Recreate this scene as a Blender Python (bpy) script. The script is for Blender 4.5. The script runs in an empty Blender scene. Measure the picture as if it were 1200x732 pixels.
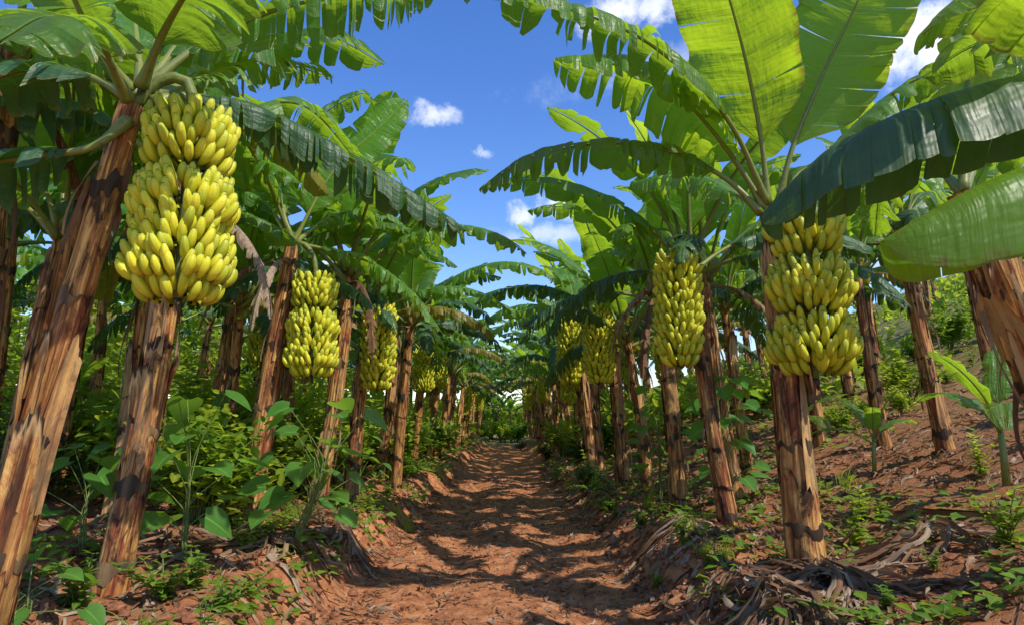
import bpy, math, random
import numpy as np
from mathutils import Vector, Matrix

PI = math.pi
R = math.radians
scene = bpy.context.scene
COL = scene.collection

# ------------------------------------------------------------------ camera model
EYE = Vector((0.0, 0.0, 1.5))
FOCAL, CX, CY = 800.0, 600.0, 366.0
PITCH, YAW = R(9.3), R(-0.7)          # tilted up, turned a touch right
CAM_ROT = Matrix.Rotation(YAW, 3, 'Z') @ Matrix.Rotation(PITCH, 3, 'X')

def ray(px, py):
    return (CAM_ROT @ Vector(((px - CX) / FOCAL, 1.0, (CY - py) / FOCAL))).normalized()

def at(px, py, Y):
    d = ray(px, py)
    return EYE + d * (Y / d.y)

SUN_EL, SUN_AZ = R(50), R(-37)      # azimuth measured from +X towards +Y

# ------------------------------------------------------------------ numeric noise
def _hash(ix, iy, seed):
    h = (ix * 374761393 + iy * 668265263 + seed * 1442695041) & 0xFFFFFFFF
    h = ((h ^ (h >> 13)) * 1274126177) & 0xFFFFFFFF
    h = h ^ (h >> 16)
    return (h & 0xFFFF) / 65535.0

def vnoise(x, y, seed=0):
    x = np.asarray(x, dtype=np.float64); y = np.asarray(y, dtype=np.float64)
    ix = np.floor(x).astype(np.int64); iy = np.floor(y).astype(np.int64)
    fx = x - ix; fy = y - iy
    ux = fx * fx * (3 - 2 * fx); uy = fy * fy * (3 - 2 * fy)
    a = _hash(ix, iy, seed); b = _hash(ix + 1, iy, seed)
    c = _hash(ix, iy + 1, seed); d = _hash(ix + 1, iy + 1, seed)
    return (a * (1 - ux) + b * ux) * (1 - uy) + (c * (1 - ux) + d * ux) * uy

def fbm(x, y, octs=4, seed=0, gain=.5):
    s = 0; a = 1; t = 0
    for o in range(octs):
        s = s + a * vnoise(np.asarray(x) * 2 ** o, np.asarray(y) * 2 ** o, seed + o * 17)
        t += a; a *= gain
    return s / t

def sstep(a, b, x):
    t = np.clip((np.asarray(x, dtype=np.float64) - a) / (b - a), 0, 1)
    return t * t * (3 - 2 * t)

def heights(x, y, fine=True):
    x = np.asarray(x, dtype=np.float64); y = np.asarray(y, dtype=np.float64)
    wob = (fbm(y * .35, y * 0 + 3.1, 3, 5) - .5) * .7
    wob2 = (fbm(y * .4, y * 0 + 8.1, 3, 9) - .5) * .7
    lb = -1.18 + wob; rb = 1.16 + wob2
    left = sstep(0, 1, (lb - x) / .6); right = sstep(0, 1, (x - rb) / .65)
    z = left * (.40 + .10 * np.maximum(0, -x - 2.5)) + right * (.36 + .26 * np.maximum(0, x - 2.6) + .12 * np.maximum(0, x - 10))
    off = np.maximum(left, right)
    z = z + off * ((fbm(x * .9, y * .9, 4, 21) - .5) * .34)
    # wheel ruts and soft crown of the track
    z = z + (1 - off) * (-.055 * np.exp(-((x - .62) / .22) ** 2) - .055 * np.exp(-((x + .58) / .22) ** 2))
    z = z + (1 - off) * (fbm(x * 1.4, y * 1.1, 3, 31) - .5) * .10
    if fine:
        z = z + (fbm(x * 7, y * 7, 4, 41, .62) - .5) * (.070 + .085 * off)
        edge = left * (1 - left) + right * (1 - right)
        z = z + edge * (fbm(x * 3.2, y * 3.2, 4, 51) - .5) * 1.25
    # land beyond: fade to rolling far ground
    r = np.sqrt(x * x + y * y)
    cap = 26.0
    z = np.where(z > cap, cap + (z - cap) * .15, z)
    return z

def gh(x, y):
    return float(heights(np.array([x]), np.array([y]), True)[0])

def on_ground(px, py):
    """first point where the sight line through a pixel meets the terrain"""
    d = ray(px, py); t = .5
    while t < 80:
        p = EYE + d * t
        if p.z <= gh(p.x, p.y): return p
        t += .04
    return EYE + d * 80

# ------------------------------------------------------------------ mesh builder
class MB:
    def __init__(s):
        s.v = []; s.f = []; s.m = []; s.uv = []; s.uw = []
    def add(s, verts, faces, uvs=None, uw=(.5, .5), mat=0):
        o = len(s.v)
        s.v += verts
        s.uv += uvs if uvs else [(0, 0)] * len(verts)
        s.uw += uw if isinstance(uw, list) else [uw] * len(verts)
        for f in faces: s.f.append(tuple(i + o for i in f)); s.m.append(mat)
    def tube(s, pts, rad, n=6, mat=0, uw=(.5, .5), cap=True, u0=0.0):
        vs, uv = [], []
        t = (pts[1] - pts[0]).normalized()
        up = Vector((0, 0, 1)) if abs(t.z) < .9 else Vector((1, 0, 0))
        L = u0
        for i, p in enumerate(pts):
            a = pts[max(0, i - 1)]; b = pts[min(len(pts) - 1, i + 1)]
            t = (b - a)
            if t.length < 1e-9: t = Vector((0, 0, 1))
            t.normalize()
            sd = t.cross(up)
            if sd.length < 1e-5: sd = t.cross(Vector((0, 1, 0)))
            sd.normalize(); up = sd.cross(t).normalized()
            if i: L += (p - pts[i - 1]).length
            r = rad(i / (len(pts) - 1)) if callable(rad) else rad
            for k in range(n):
                an = 2 * PI * k / n
                vs.append(p + (sd * math.cos(an) + up * math.sin(an)) * r); uv.append((k / n, L))
        fs = []
        for i in range(len(pts) - 1):
            for k in range(n):
                k2 = (k + 1) % n
                fs.append((i * n + k, i * n + k2, (i + 1) * n + k2, (i + 1) * n + k))
        if cap:
            fs.append(tuple(range(n))[::-1]); fs.append(tuple((len(pts) - 1) * n + k for k in range(n)))
        s.add(vs, fs, uv, uw, mat)
    def mesh(s, name, mats, smooth=True):
        me = bpy.data.meshes.new(name)
        me.from_pydata([tuple(v) for v in s.v], [], s.f)
        for m in mats: me.materials.append(m)
        n = len(me.polygons)
        if len(mats) > 1: me.polygons.foreach_set('material_index', s.m)
        me.polygons.foreach_set('use_smooth', [smooth] * n)
        li = np.zeros(len(me.loops), dtype=np.int32); me.loops.foreach_get('vertex_index', li)
        for nm, dat in (('UVMap', s.uv), ('rnd', s.uw)):
            l = me.uv_layers.new(name=nm)
            l.data.foreach_set('uv', np.array(dat, dtype=np.float32)[li].ravel())
        me.update()
        return me
    def build(s, name, mats, parent=None, smooth=True):
        return obj(name, s.mesh(name, mats, smooth), parent)

def obj(name, me, parent=None, loc=None, rot=None, scl=None):
    o = bpy.data.objects.new(name, me); COL.objects.link(o)
    if parent is not None: o.parent = parent
    if loc is not None: o.location = loc
    if rot is not None: o.rotation_euler = rot
    if scl is not None: o.scale = (scl,) * 3 if not hasattr(scl, '__len__') else scl
    return o

def empty(name, loc, rz=0, s=1.0):
    o = bpy.data.objects.new(name, None); COL.objects.link(o)
    o.location = loc; o.rotation_euler = (0, 0, rz); o.scale = (s, s, s)
    o.empty_display_size = .1
    return o

def tag(o, label=None, cat=None, group=None, kind=None):
    if label: o['label'] = label
    if cat: o['category'] = cat
    if group: o['group'] = group
    if kind: o['kind'] = kind
    return o

# ------------------------------------------------------------------ materials
class NT:
    def __init__(s, name):
        s.mat = bpy.data.materials.new(name); s.mat.use_nodes = True
        s.t = s.mat.node_tree; s.t.nodes.clear()
        s.out = s.t.nodes.new('ShaderNodeOutputMaterial')
    def n(s, kind, **kw):
        nd = s.t.nodes.new('ShaderNode' + kind)
        for k, v in kw.items():
            if k in nd.inputs.keys() if isinstance(k, str) else False: pass
            setattr(nd, k, v)
        return nd
    def l(s, a, b): s.t.links.new(a, b)
    def val(s, sock, v):
        if hasattr(v, 'is_output'): s.l(v, sock)
        else: sock.default_value = v
    def math(s, op, a, b=0.0, c=0.0, clamp=False):
        nd = s.n('Math', operation=op); nd.use_clamp = clamp
        s.val(nd.inputs[0], a); s.val(nd.inputs[1], b)
        if op in ('MULTIPLY_ADD',): s.val(nd.inputs[2], c)
        return nd.outputs[0]
    def mix(s, f, a, b, blend='MIX'):
        nd = s.n('Mix', data_type='RGBA', blend_type=blend)
        s.val(nd.inputs[0], f)
        for sk, v in ((nd.inputs[6], a), (nd.inputs[7], b)):
            if isinstance(v, tuple): v = (*v, 1.0) if len(v) == 3 else v
            s.val(sk, v)
        return nd.outputs[2]
    def noise(s, vec, scale=5, detail=4, rough=.6, dist=0, out=0):
        nd = s.n('TexNoise'); nd.inputs['Scale'].default_value = scale
        nd.inputs['Detail'].default_value = detail; nd.inputs['Roughness'].default_value = rough
        nd.inputs['Distortion'].default_value = dist
        if vec is not None: s.l(vec, nd.inputs['Vector'])
        return nd.outputs[out]
    def ramp(s, fac, stops, interp='LINEAR'):
        nd = s.n('ValToRGB'); cr = nd.color_ramp; cr.interpolation = interp
        while len(cr.elements) < len(stops): cr.elements.new(.5)
        for e, (p, c) in zip(cr.elements, stops):
            e.position = p; e.color = (*c, 1) if len(c) == 3 else c
        s.l(fac, nd.inputs[0]); return nd.outputs[0]
    def rng(s, v, a, b, c=0.0, d=1.0, smooth=False):
        nd = s.n('MapRange'); nd.clamp = True
        if smooth: nd.interpolation_type = 'SMOOTHSTEP'
        s.val(nd.inputs[0], v)
        for i, x in enumerate((a, b, c, d)): nd.inputs[i + 1].default_value = x
        return nd.outputs[0]
    def uv(s, name='UVMap'):
        nd = s.n('UVMap'); nd.uv_map = name; return nd.outputs[0]
    def sep(s, v):
        nd = s.n('SeparateXYZ'); s.l(v, nd.inputs[0]); return nd.outputs
    def comb(s, x, y, z=0.0):
        nd = s.n('CombineXYZ'); s.val(nd.inputs[0], x); s.val(nd.inputs[1], y); s.val(nd.inputs[2], z); return nd.outputs[0]
    def bump(s, h, strength=.5, dist=.01, nrm=None):
        nd = s.n('Bump'); nd.inputs['Strength'].default_value = strength; nd.inputs['Distance'].default_value = dist
        s.l(h, nd.inputs['Height'])
        if nrm is not None: s.l(nrm, nd.inputs['Normal'])
        return nd.outputs[0]
    def bsdf(s, color, rough=.6, spec=.5, nrm=None, coat=0.0, sheen=0.0):
        b = s.n('BsdfPrincipled')
        if isinstance(color, tuple): color = (*color, 1) if len(color) == 3 else color
        s.val(b.inputs['Base Color'], color); s.val(b.inputs['Roughness'], rough)
        s.val(b.inputs['Specular IOR Level'], spec)
        if coat: b.inputs['Coat Weight'].default_value = coat; b.inputs['Coat Roughness'].default_value = .35
        if nrm is not None: s.l(nrm, b.inputs['Normal'])
        return b.outputs[0]
    def done(s, sh):
        s.l(sh, s.out.inputs[0]); return s.mat
    def objinfo(s):
        return s.n('ObjectInfo')
    def geo(s): return s.n('NewGeometry').outputs['Position']
    def objco(s): return s.n('TexCoord').outputs['Object']

def mat_leaf(name, dark, light, trans, tfac=.38, old=(.20, .17, .03), rough=.36, vein_w=.016, spec=.5):
    n = NT(name)
    uv = n.sep(n.uv()); rn = n.sep(n.uv('rnd')); info = n.objinfo()
    u, v = uv[0], uv[1]
    av = n.math('ABSOLUTE', v)
    rnd = n.math('FRACT', n.math('ADD', rn[0], info.outputs['Random']))
    co = n.comb(n.math('MULTIPLY', u, 1.0), v, n.math('MULTIPLY', rnd, 20))
    big = n.noise(co, 2.6, 3, .6)
    fine = n.noise(n.comb(n.math('MULTIPLY', u, 34), n.math('MULTIPLY', v, 1.2), n.math('MULTIPLY', rnd, 13)), 1.5, 3, .6)
    vein = n.math('SINE', n.math('MULTIPLY', n.math('MULTIPLY_ADD', big, .05, u), 2 * PI / vein_w))
    vein = n.math('MULTIPLY_ADD', vein, .5, .5)
    f = n.math('ADD', n.math('MULTIPLY', big, .55), n.math('MULTIPLY', fine, .5), clamp=True)
    f = n.rng(f, .32, .72)
    base = n.mix(f, dark, light)
    base = n.mix(n.math('MULTIPLY', n.math('POWER', vein, 4.0), .08), base, tuple(c * 1.7 for c in light))
    hs = n.n('HueSaturation'); n.l(base, hs.inputs['Color'])
    n.l(n.rng(rnd, 0, 1, .485, .515), hs.inputs['Hue']); n.l(n.rng(n.math('FRACT', n.math('MULTIPLY', rnd, 7.3)), 0, 1, .75, 1.3), hs.inputs['Value'])
    hs.inputs['Saturation'].default_value = 1.0
    base = hs.outputs[0]
    # yellowing and drying edges, more on some leaves
    en = n.noise(n.comb(n.math('MULTIPLY', u, 9), v, rnd), 1.6, 4, .7)
    edge = n.math('ADD', av, n.math('MULTIPLY', n.math('SUBTRACT', en, .5), .55))
    edge = n.rng(edge, .90, 1.08)
    age = n.rng(n.math('FRACT', n.math('MULTIPLY', rnd, 3.7)), .25, 1, .25, 1)
    base = n.mix(n.math('MULTIPLY', edge, age), base, old)
    spots = n.rng(n.noise(co, 23, 3, .7), .70, .76)
    base = n.mix(n.math('MULTIPLY', spots, .6), base, (.11, .07, .02))
    mid = n.rng(av, .0, .045, .5, 0)
    base = n.mix(mid, base, (.22, .30, .07))
    h = n.math('ADD', n.math('MULTIPLY', vein, .12), n.math('MULTIPLY', fine, .8))
    nrm = n.bump(h, .32, .006)
    fold = n.noise(n.comb(n.math('MULTIPLY', u, 11), n.math('MULTIPLY', v, .7), rnd), 1.0, 3, .55)
    nrm = n.bump(n.math('ADD', big, fold), .75, .035, nrm)
    pr = n.bsdf(base, n.rng(big, .3, .7, rough - .06, rough + .12), spec, nrm)
    tb = n.n('BsdfTranslucent')
    tcol = n.mix(n.math('MULTIPLY', f, .6), trans, tuple(c * .62 for c in trans))
    tcol = n.mix(n.math('MULTIPLY', n.math('POWER', vein, 3.0), .16), tcol, tuple(c * .45 for c in trans))
    tcol = n.mix(n.math('MULTIPLY', edge, age), tcol, (.32, .22, .04))
    n.l(tcol, tb.inputs[0]); n.l(nrm, tb.inputs['Normal'])
    ms = n.n('MixShader'); ms.inputs[0].default_value = tfac
    n.l(pr, ms.inputs[1]); n.l(tb.outputs[0], ms.inputs[2])
    return n.done(ms.outputs[0])

M = {}
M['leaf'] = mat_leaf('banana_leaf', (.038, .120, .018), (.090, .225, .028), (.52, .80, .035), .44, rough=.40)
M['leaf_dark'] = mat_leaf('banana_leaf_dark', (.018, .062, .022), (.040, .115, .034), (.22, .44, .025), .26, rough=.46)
M['leaf_bright'] = mat_leaf('banana_leaf_young', (.06, .17, .012), (.10, .25, .018), (.66, .90, .03), .55)

M['leaf_old'] = mat_leaf('banana_leaf_yellowing', (.09, .11, .015), (.26, .23, .03), (.62, .50, .04), .40, old=(.16, .08, .03))

def mat_small(name, a, b, trans, tf=.35, rough=.5):
    n = NT(name); uv = n.sep(n.uv()); rn = n.sep(n.uv('rnd')); info = n.objinfo()
    r = n.math('FRACT', n.math('ADD', rn[0], n.math('MULTIPLY', info.outputs['Random'], .37)))
    ns = n.noise(n.geo(), 9, 3, .6)
    c = n.mix(r, a, b)
    c = n.mix(n.rng(ns, .35, .7, 0, .5), c, tuple(x * .5 for x in a))
    vn = n.rng(n.math('ABSOLUTE', uv[1]), 0, .10, .4, 0)
    c = n.mix(vn, c, tuple(min(1, x * 2.4) for x in b))
    pr = n.bsdf(c, rough, .35, n.bump(n.noise(n.geo(), 60, 2), .3, .004))
    tb = n.n('BsdfTranslucent'); n.l(n.mix(r, trans, tuple(x * .6 for x in trans)), tb.inputs[0])
    ms = n.n('MixShader'); ms.inputs[0].default_value = tf
    n.l(pr, ms.inputs[1]); n.l(tb.outputs[0], ms.inputs[2])
    return n.done(ms.outputs[0])
M['weed'] = mat_small('weed_leaf', (.075, .18, .02), (.19, .31, .035), (.50, .72, .05))
M['weed_light'] = mat_small('weed_leaf_light', (.14, .25, .025), (.27, .36, .035), (.68, .84, .06), .5)  # yellow-green weeds; the paler colour also stands in for sun dapples in shaded undergrowth
M['broad'] = mat_small('broad_leaf', (.055, .19, .03), (.11, .28, .045), (.42, .75, .06), .42, .42)
M['dark_bush'] = mat_small('bush_leaf_dark', (.02, .06, .012), (.06, .12, .02), (.14, .24, .02), .3)

def mat_rib():
    n = NT('leaf_midrib'); uv = n.sep(n.uv()); info = n.objinfo()
    s = n.noise(n.comb(n.math('MULTIPLY', uv[0], 14), n.math('MULTIPLY', uv[1], 1.5)), 2, 4, .6)
    c = n.ramp(s, [(.25, (.10, .13, .025)), (.55, (.20, .23, .05)), (.8, (.30, .29, .08))])
    blot = n.rng(n.noise(n.comb(uv[0], n.math('MULTIPLY', uv[1], 6)), 2.5, 4, .7), .55, .7)
    b1 = n.rng(uv[1], .1, .8, 1.0, .15)
    c = n.mix(n.math('MULTIPLY', blot, b1), c, (.09, .045, .02))
    return n.done(n.bsdf(c, .42, .5, n.bump(s, .3, .004)))
M['rib'] = mat_rib()

def mat_trunk():
    n = NT('banana_stem_bark'); uv = n.sep(n.uv()); rn = n.sep(n.uv('rnd')); info = n.objinfo()
    r = n.math('FRACT', n.math('ADD', rn[0], info.outputs['Random']))
    rz = n.math('MULTIPLY', r, 31)
    fib = n.noise(n.comb(n.math('MULTIPLY', uv[0], 36), n.math('MULTIPLY', uv[1], 1.5), rz), 1.0, 5, .56, .5)
    fine = n.noise(n.comb(n.math('MULTIPLY', uv[0], 220), n.math('MULTIPLY', uv[1], 5), rz), 1.0, 3, .6)
    patch = n.noise(n.comb(n.math('MULTIPLY', uv[0], 11), n.math('MULTIPLY', uv[1], 2.6), rz), 1.0, 5, .6, .8)
    c = n.ramp(fib, [(.28, (.040, .016, .008)), (.39, (.19, .072, .022)), (.50, (.50, .24, .070)), (.67, (.86, .52, .17))])
    red = n.ramp(fib, [(.3, (.07, .016, .008)), (.55, (.30, .070, .025)), (.75, (.48, .17, .06))])
    c = n.mix(n.rng(patch, .46, .60, 0, .9), c, red)
    grn = n.noise(n.comb(n.math('MULTIPLY', uv[0], 5), n.math('MULTIPLY', uv[1], .9), n.math('ADD', rz, 5)), 1.3, 3, .5)
    c = n.mix(n.rng(grn, .60, .75, 0, .55), c, (.20, .20, .05))
    dk = n.noise(n.comb(n.math('MULTIPLY', uv[0], 9), n.math('MULTIPLY', uv[1], 3.4), n.math('ADD', rz, 9)), 1.0, 6, .72, .6)
    c = n.mix(n.rng(dk, .51, .62, 0, .92), c, (.020, .010, .007))
    c = n.mix(n.rng(rn[1], 0, .5, 0, .8), c, (.56, .38, .18))
    c = n.mix(n.rng(rn[1], .6, .85, 0, .95), c, (.022, .011, .008))  # dark leaf-scar collars, and shadow painted along the sheath rims
    c = n.mix(.22, c, n.mix(fine, (.2, .2, .2), (1, 1, 1)), 'MULTIPLY')
    h = n.math('ADD', n.math('MULTIPLY', fib, .9), n.math('ADD', n.math('MULTIPLY', fine, .35), n.math('MULTIPLY', dk, -1.0)))
    return n.done(n.bsdf(c, n.rng(fib, .3, .7, .55, .8), .35, n.bump(h, .9, .014)))
M['trunk'] = mat_trunk()

def mat_dry():
    n = NT('dry_leaf'); uv = n.sep(n.uv()); rn = n.sep(n.uv('rnd'))
    s = n.noise(n.comb(n.math('MULTIPLY', uv[0], 30), n.math('MULTIPLY', uv[1], 3), n.math('MULTIPLY', rn[0], 30)), 1.2, 4, .6)
    c = n.ramp(rn[0], [(0, (.13, .065, .035)), (.3, (.27, .14, .07)), (.55, (.36, .23, .13)), (.8, (.46, .36, .26)), (1, (.20, .085, .045))])
    c = n.mix(n.rng(s, .35, .65, .6, 0), c, (.06, .03, .018))
    pr = n.bsdf(c, .75, .25, n.bump(s, .6, .006))
    tb = n.n('BsdfTranslucent'); n.l(n.mix(.5, c, (.4, .2, .08)), tb.inputs[0])
    ms = n.n('MixShader'); ms.inputs[0].default_value = .15
    n.l(pr, ms.inputs[1]); n.l(tb.outputs[0], ms.inputs[2])
    return n.done(ms.outputs[0])
M['dry'] = mat_dry()

def mat_fruit():
    n = NT('banana_skin'); uv = n.sep(n.uv()); rn = n.sep(n.uv('rnd'))
    s = n.noise(n.geo(), 30, 3, .6)
    c = n.mix(rn[0], (.52, .52, .016), (.76, .70, .04))
    c = n.mix(n.rng(n.math('FRACT', n.math('MULTIPLY', rn[0], 5.7)), .5, 1, 0, .75), c, (.33, .40, .022))
    c = n.mix(n.rng(uv[1], 0, .35, .8, 0), c, (.26, .32, .03))
    c = n.mix(n.rng(uv[1], .84, .97, 0, .7), c, (.34, .38, .04))
    c = n.mix(n.rng(uv[1], .965, .985), c, (.05, .035, .015))
    c = n.mix(n.rng(n.noise(n.geo(), 110, 3, .7), .62, .72, 0, .5), c, (.20, .12, .03))
    oi = n.objinfo(); c = n.mix(n.rng(oi.outputs['Random'], .3, 1, 0, .38), c, (.36, .42, .03))
    c = n.mix(n.rng(n.noise(n.geo(), 55, 4, .7), .60, .66, 0, .45), c, (.24, .15, .04))
    ridge = n.math('ABSOLUTE', n.math('SINE', n.math('MULTIPLY', uv[0], PI * 5)))
    c = n.mix(n.rng(ridge, 0, .35, .35, 0), c, (.36, .38, .03))
    nrm = n.bump(ridge, .35, .004)
    return n.done(n.bsdf(c, .50, .38, nrm))
M['fruit'] = mat_fruit()

def simple(name, c, rough=.7, var=.5, scale=20, spec=.3):
    n = NT(name); s = n.noise(n.objco(), scale, 5, .65)
    col = n.mix(n.rng(s, .3, .7), tuple(x * (1 - var) for x in c), tuple(min(1, x * (1 + var * .5)) for x in c))
    return n.done(n.bsdf(col, rough, spec, n.bump(s, .5, .008)))
M['rachis'] = simple('fruit_stalk_green', (.16, .20, .05), .5)
M['bud'] = simple('stalk_dark_end', (.06, .05, .03), .6)
M['stem'] = simple('weed_stem', (.17, .22, .06), .6)
M['wood'] = simple('old_wood', (.20, .12, .07), .8)

def mat_ground():
    n = NT('red_soil'); g = n.geo(); xyz = n.sep(g)
    big = n.noise(g, .9, 4, .6); med = n.noise(g, 5.5, 5, .68); fin = n.noise(g, 38, 5, .7); grit = n.noise(g, 170, 3, .7)
    c = n.ramp(med, [(.30, (.26, .085, .032)), (.50, (.58, .225, .092)), (.70, (.78, .39, .19))])
    c = n.mix(n.rng(fin, .35, .7, .55, 0), c, (.13, .045, .022))
    c = n.mix(n.rng(grit, .55, .75, 0, .45), c, (.52, .28, .16))
    ax = n.math('ABSOLUTE', xyz[0])
    off = n.rng(n.math('ADD', ax, n.math('MULTIPLY', n.math('SUBTRACT', big, .5), 1.6)), 1.7, 3.2, 0, .75)
    humus = n.ramp(fin, [(.3, (.055, .026, .016)), (.5, (.20, .085, .045)), (.7, (.42, .22, .13))])
    c = n.mix(n.math('MULTIPLY', off, n.rng(med, .38, .60, .15, 1)), c, humus)
    far = n.rng(n.math('ADD', n.math('MAXIMUM', n.math('MULTIPLY', ax, 1.5), n.math('SUBTRACT', xyz[1], 36)), n.math('MULTIPLY', big, 14)), 14, 30)
    grass = n.ramp(n.noise(g, 2.2, 6, .75), [(.35, (.05, .09, .02)), (.5, (.17, .18, .045)), (.62, (.34, .22, .12)), (.75, (.40, .30, .16))])
    c = n.mix(far, c, grass)
    h = n.math('ADD', n.math('MULTIPLY', fin, .7), n.math('ADD', n.math('MULTIPLY', med, 1.2), n.math('MULTIPLY', grit, .22)))
    return n.done(n.bsdf(c, .9, .2, n.bump(h, .9, .035)))
M['ground'] = mat_ground()
def mat_clod():
    n = NT('soil_clod'); g = n.geo(); s = n.noise(g, 25, 5, .7)
    c = n.ramp(s, [(.3, (.14, .05, .025)), (.55, (.30, .12, .06)), (.75, (.42, .20, .11))])
    return n.done(n.bsdf(c, .9, .2, n.bump(s, .8, .02)))
M['clod'] = mat_clod()
def mat_sheet():
    n = NT('corrugated_sheet'); g = n.objco(); s = n.noise(g, 3, 5, .6)
    c = n.ramp(s, [(.3, (.14, .15, .27)), (.6, (.26, .28, .46)), (.8, (.36, .37, .52))])
    return n.done(n.bsdf(c, .5, .4, n.bump(n.noise(g, 40, 3), .2, .004)))
M['sheet'] = mat_sheet()

# ------------------------------------------------------------------ leaf geometry
def catmull(pts, n):
    P = [pts[0] * 2 - pts[1]] + list(pts) + [pts[-1] * 2 - pts[-2]]
    raw = []
    for i in range(1, len(P) - 2):
        for k in range(16):
            t = k / 16
            a, b, c, d = P[i - 1], P[i], P[i + 1], P[i + 2]
            raw.append(.5 * ((2 * b) + (c - a) * t + (2 * a - 5 * b + 4 * c - d) * t * t + (3 * b - a - 3 * c + d) * t ** 3))
    raw.append(P[-2])
    cum = [0]
    for i in range(1, len(raw)): cum.append(cum[-1] + (raw[i] - raw[i - 1]).length)
    out = []; j = 0
    for k in range(n):
        s = cum[-1] * k / (n - 1)
        while j < len(cum) - 2 and cum[j + 1] < s: j += 1
        dd = cum[j + 1] - cum[j]
        out.append(raw[j].lerp(raw[j + 1], (s - cum[j]) / dd if dd > 0 else 0))
    return out, cum[-1]

def leaf_geo(pts, rng, W=.3, start=.2, tear=.7, hang=.7, up=None, vee=.35, blade=None, rib=None, bm=0, rm=0, n=58, rb=.026, J=5, fine=True):
    """blade + midrib along a curve. W half width, tear 0..1, hang 0..1 how far the halves droop"""
    st, L = catmull(pts, n)
    Z = Vector((0, 0, 1)); U = up if up is not None else Z
    lr = rng.random()
    i0 = max(1, int(start * n))
    T = []; S = []; Nn = []
    for i in range(n):
        t = (st[min(n - 1, i + 1)] - st[max(0, i - 1)]).normalized()
        s = t.cross(U)
        if s.length < .15 and S: s = S[-1]
        s = s.normalized(); s = (s - t * s.dot(t)).normalized()
        T.append(t); S.append(s); Nn.append(s.cross(t).normalized())
    ds = L / (n - 1)
    # slow ripples along each half
    for sd in (-1, 1):
        ph1, ph2 = rng.uniform(0, 6), rng.uniform(0, 6)
        i = i0
        hb = hang * rng.uniform(.8, 1.1)
        while i < n - 1:
            if tear < .12: k = rng.randint(12, 30)
            elif rng.random() < .12 * (1.2 - tear): k = rng.randint(6, 11)
            else: k = max(1, int(rng.gauss(5.0 - 3.2 * tear, 1.7)))
            e = min(n - 1, i + k)
            if n - 1 - e < 1: e = n - 1
            k = e - i
            sg = min(1.1, max(0, hb + rng.gauss(0, .21) * tear))
            lf = 1 - abs(rng.gauss(0, .09)) * tear
            if rng.random() < .06 * tear: lf *= rng.uniform(.4, .7)
            shr = tear * rng.uniform(.03, .34) if rng.random() < .7 else tear * rng.uniform(.35, .8)
            sw = rng.gauss(0, .16) * tear
            cl = rng.gauss(0, .38) * tear
            sr = rng.random()
            mid = (i + e) / 2; sk = rng.gauss(0, .16) * tear; pt = rng.uniform(0, .30) * tear
            vs, uv = [], []
            sub = 1
            for a in range(i, e + 1):
                t = (a - i0) / (n - 1 - i0)
                w = W * max(.02, (1 - abs(2 * t - 1) ** 3.2)) ** .62 * (1.06 - .22 * t)
                if t < .08: w *= .55 + .45 * (t / .08)
                if fine: w *= lf * (1 + .04 * tear * rng.uniform(-1, 1))
                rip = (.09 * math.sin(t * 13 + ph1) + .07 * math.sin(t * 31 + ph2)) * (1.3 - .5 * tear) + (.12 * math.sin(t * 71 + ph1 * 2) * tear)
                p = st[a] + Nn[a] * .004 + S[a] * sd * .006
                vs.append(p.copy()); uv.append((a * ds, 0.0))
                edgew = 0 if k == 0 else (a - mid) / k * 2
                w *= 1 + sk * edgew - pt * edgew * edgew
                for j in range(1, J + 1):
                    q = (j - .5) / J
                    th = vee * (1 - 2.1 * q) + rip * 2 * q + cl * q * edgew * .5
                    d = S[a] * sd * math.cos(th) + Nn[a] * math.sin(th) + T[a] * (.22 + sw * q)
                    g = sg * min(1, (q * 1.55)) ** .9
                    d = d.normalized() * (1 - g) + (-Z) * g
                    d.normalize()
                    p = p + d * (w / J)
                    qq = j / J
                    pp = p + T[a] * ((mid - a) * ds * shr * qq * qq)
                    vs.append(pp); uv.append((a * ds, sd * qq))
            fs = []
            for a in range(k):
                for j in range(J):
                    q0 = a * (J + 1) + j
                    f = (q0, q0 + 1, q0 + J + 2, q0 + J + 1)
                    fs.append(f if sd < 0 else f[::-1])
            blade.add(vs, fs, uv, (lr, sr), bm)
            i = e
    r_ = st[::2] if (n % 2) else st[::2] + [st[-1]]
    nn = len(r_)
    rib.tube([p - Nn[min(n - 1, i * 2)] * rb * .3 for i, p in enumerate(r_)],
             lambda t: max(.003, rb * (1 - t) ** 1.1 * (1 + .6 * max(0, .12 - t) / .12) + .0015), 7, rm, (lr, .5))

def arc_path(el0, bend, L, p=1.25, n=9, side=0.0):
    pts = [Vector((0, 0, 0))]; ds = L / (n - 1)
    for i in range(1, n):
        t = (i - .5) / (n - 1)
        e = el0 - bend * t ** p
        a = side * t * t
        pts.append(pts[-1] + Vector((math.cos(e) * math.cos(a), math.cos(e) * math.sin(a), math.sin(e))) * ds)
    return pts

rng = random.Random(7)
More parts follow.
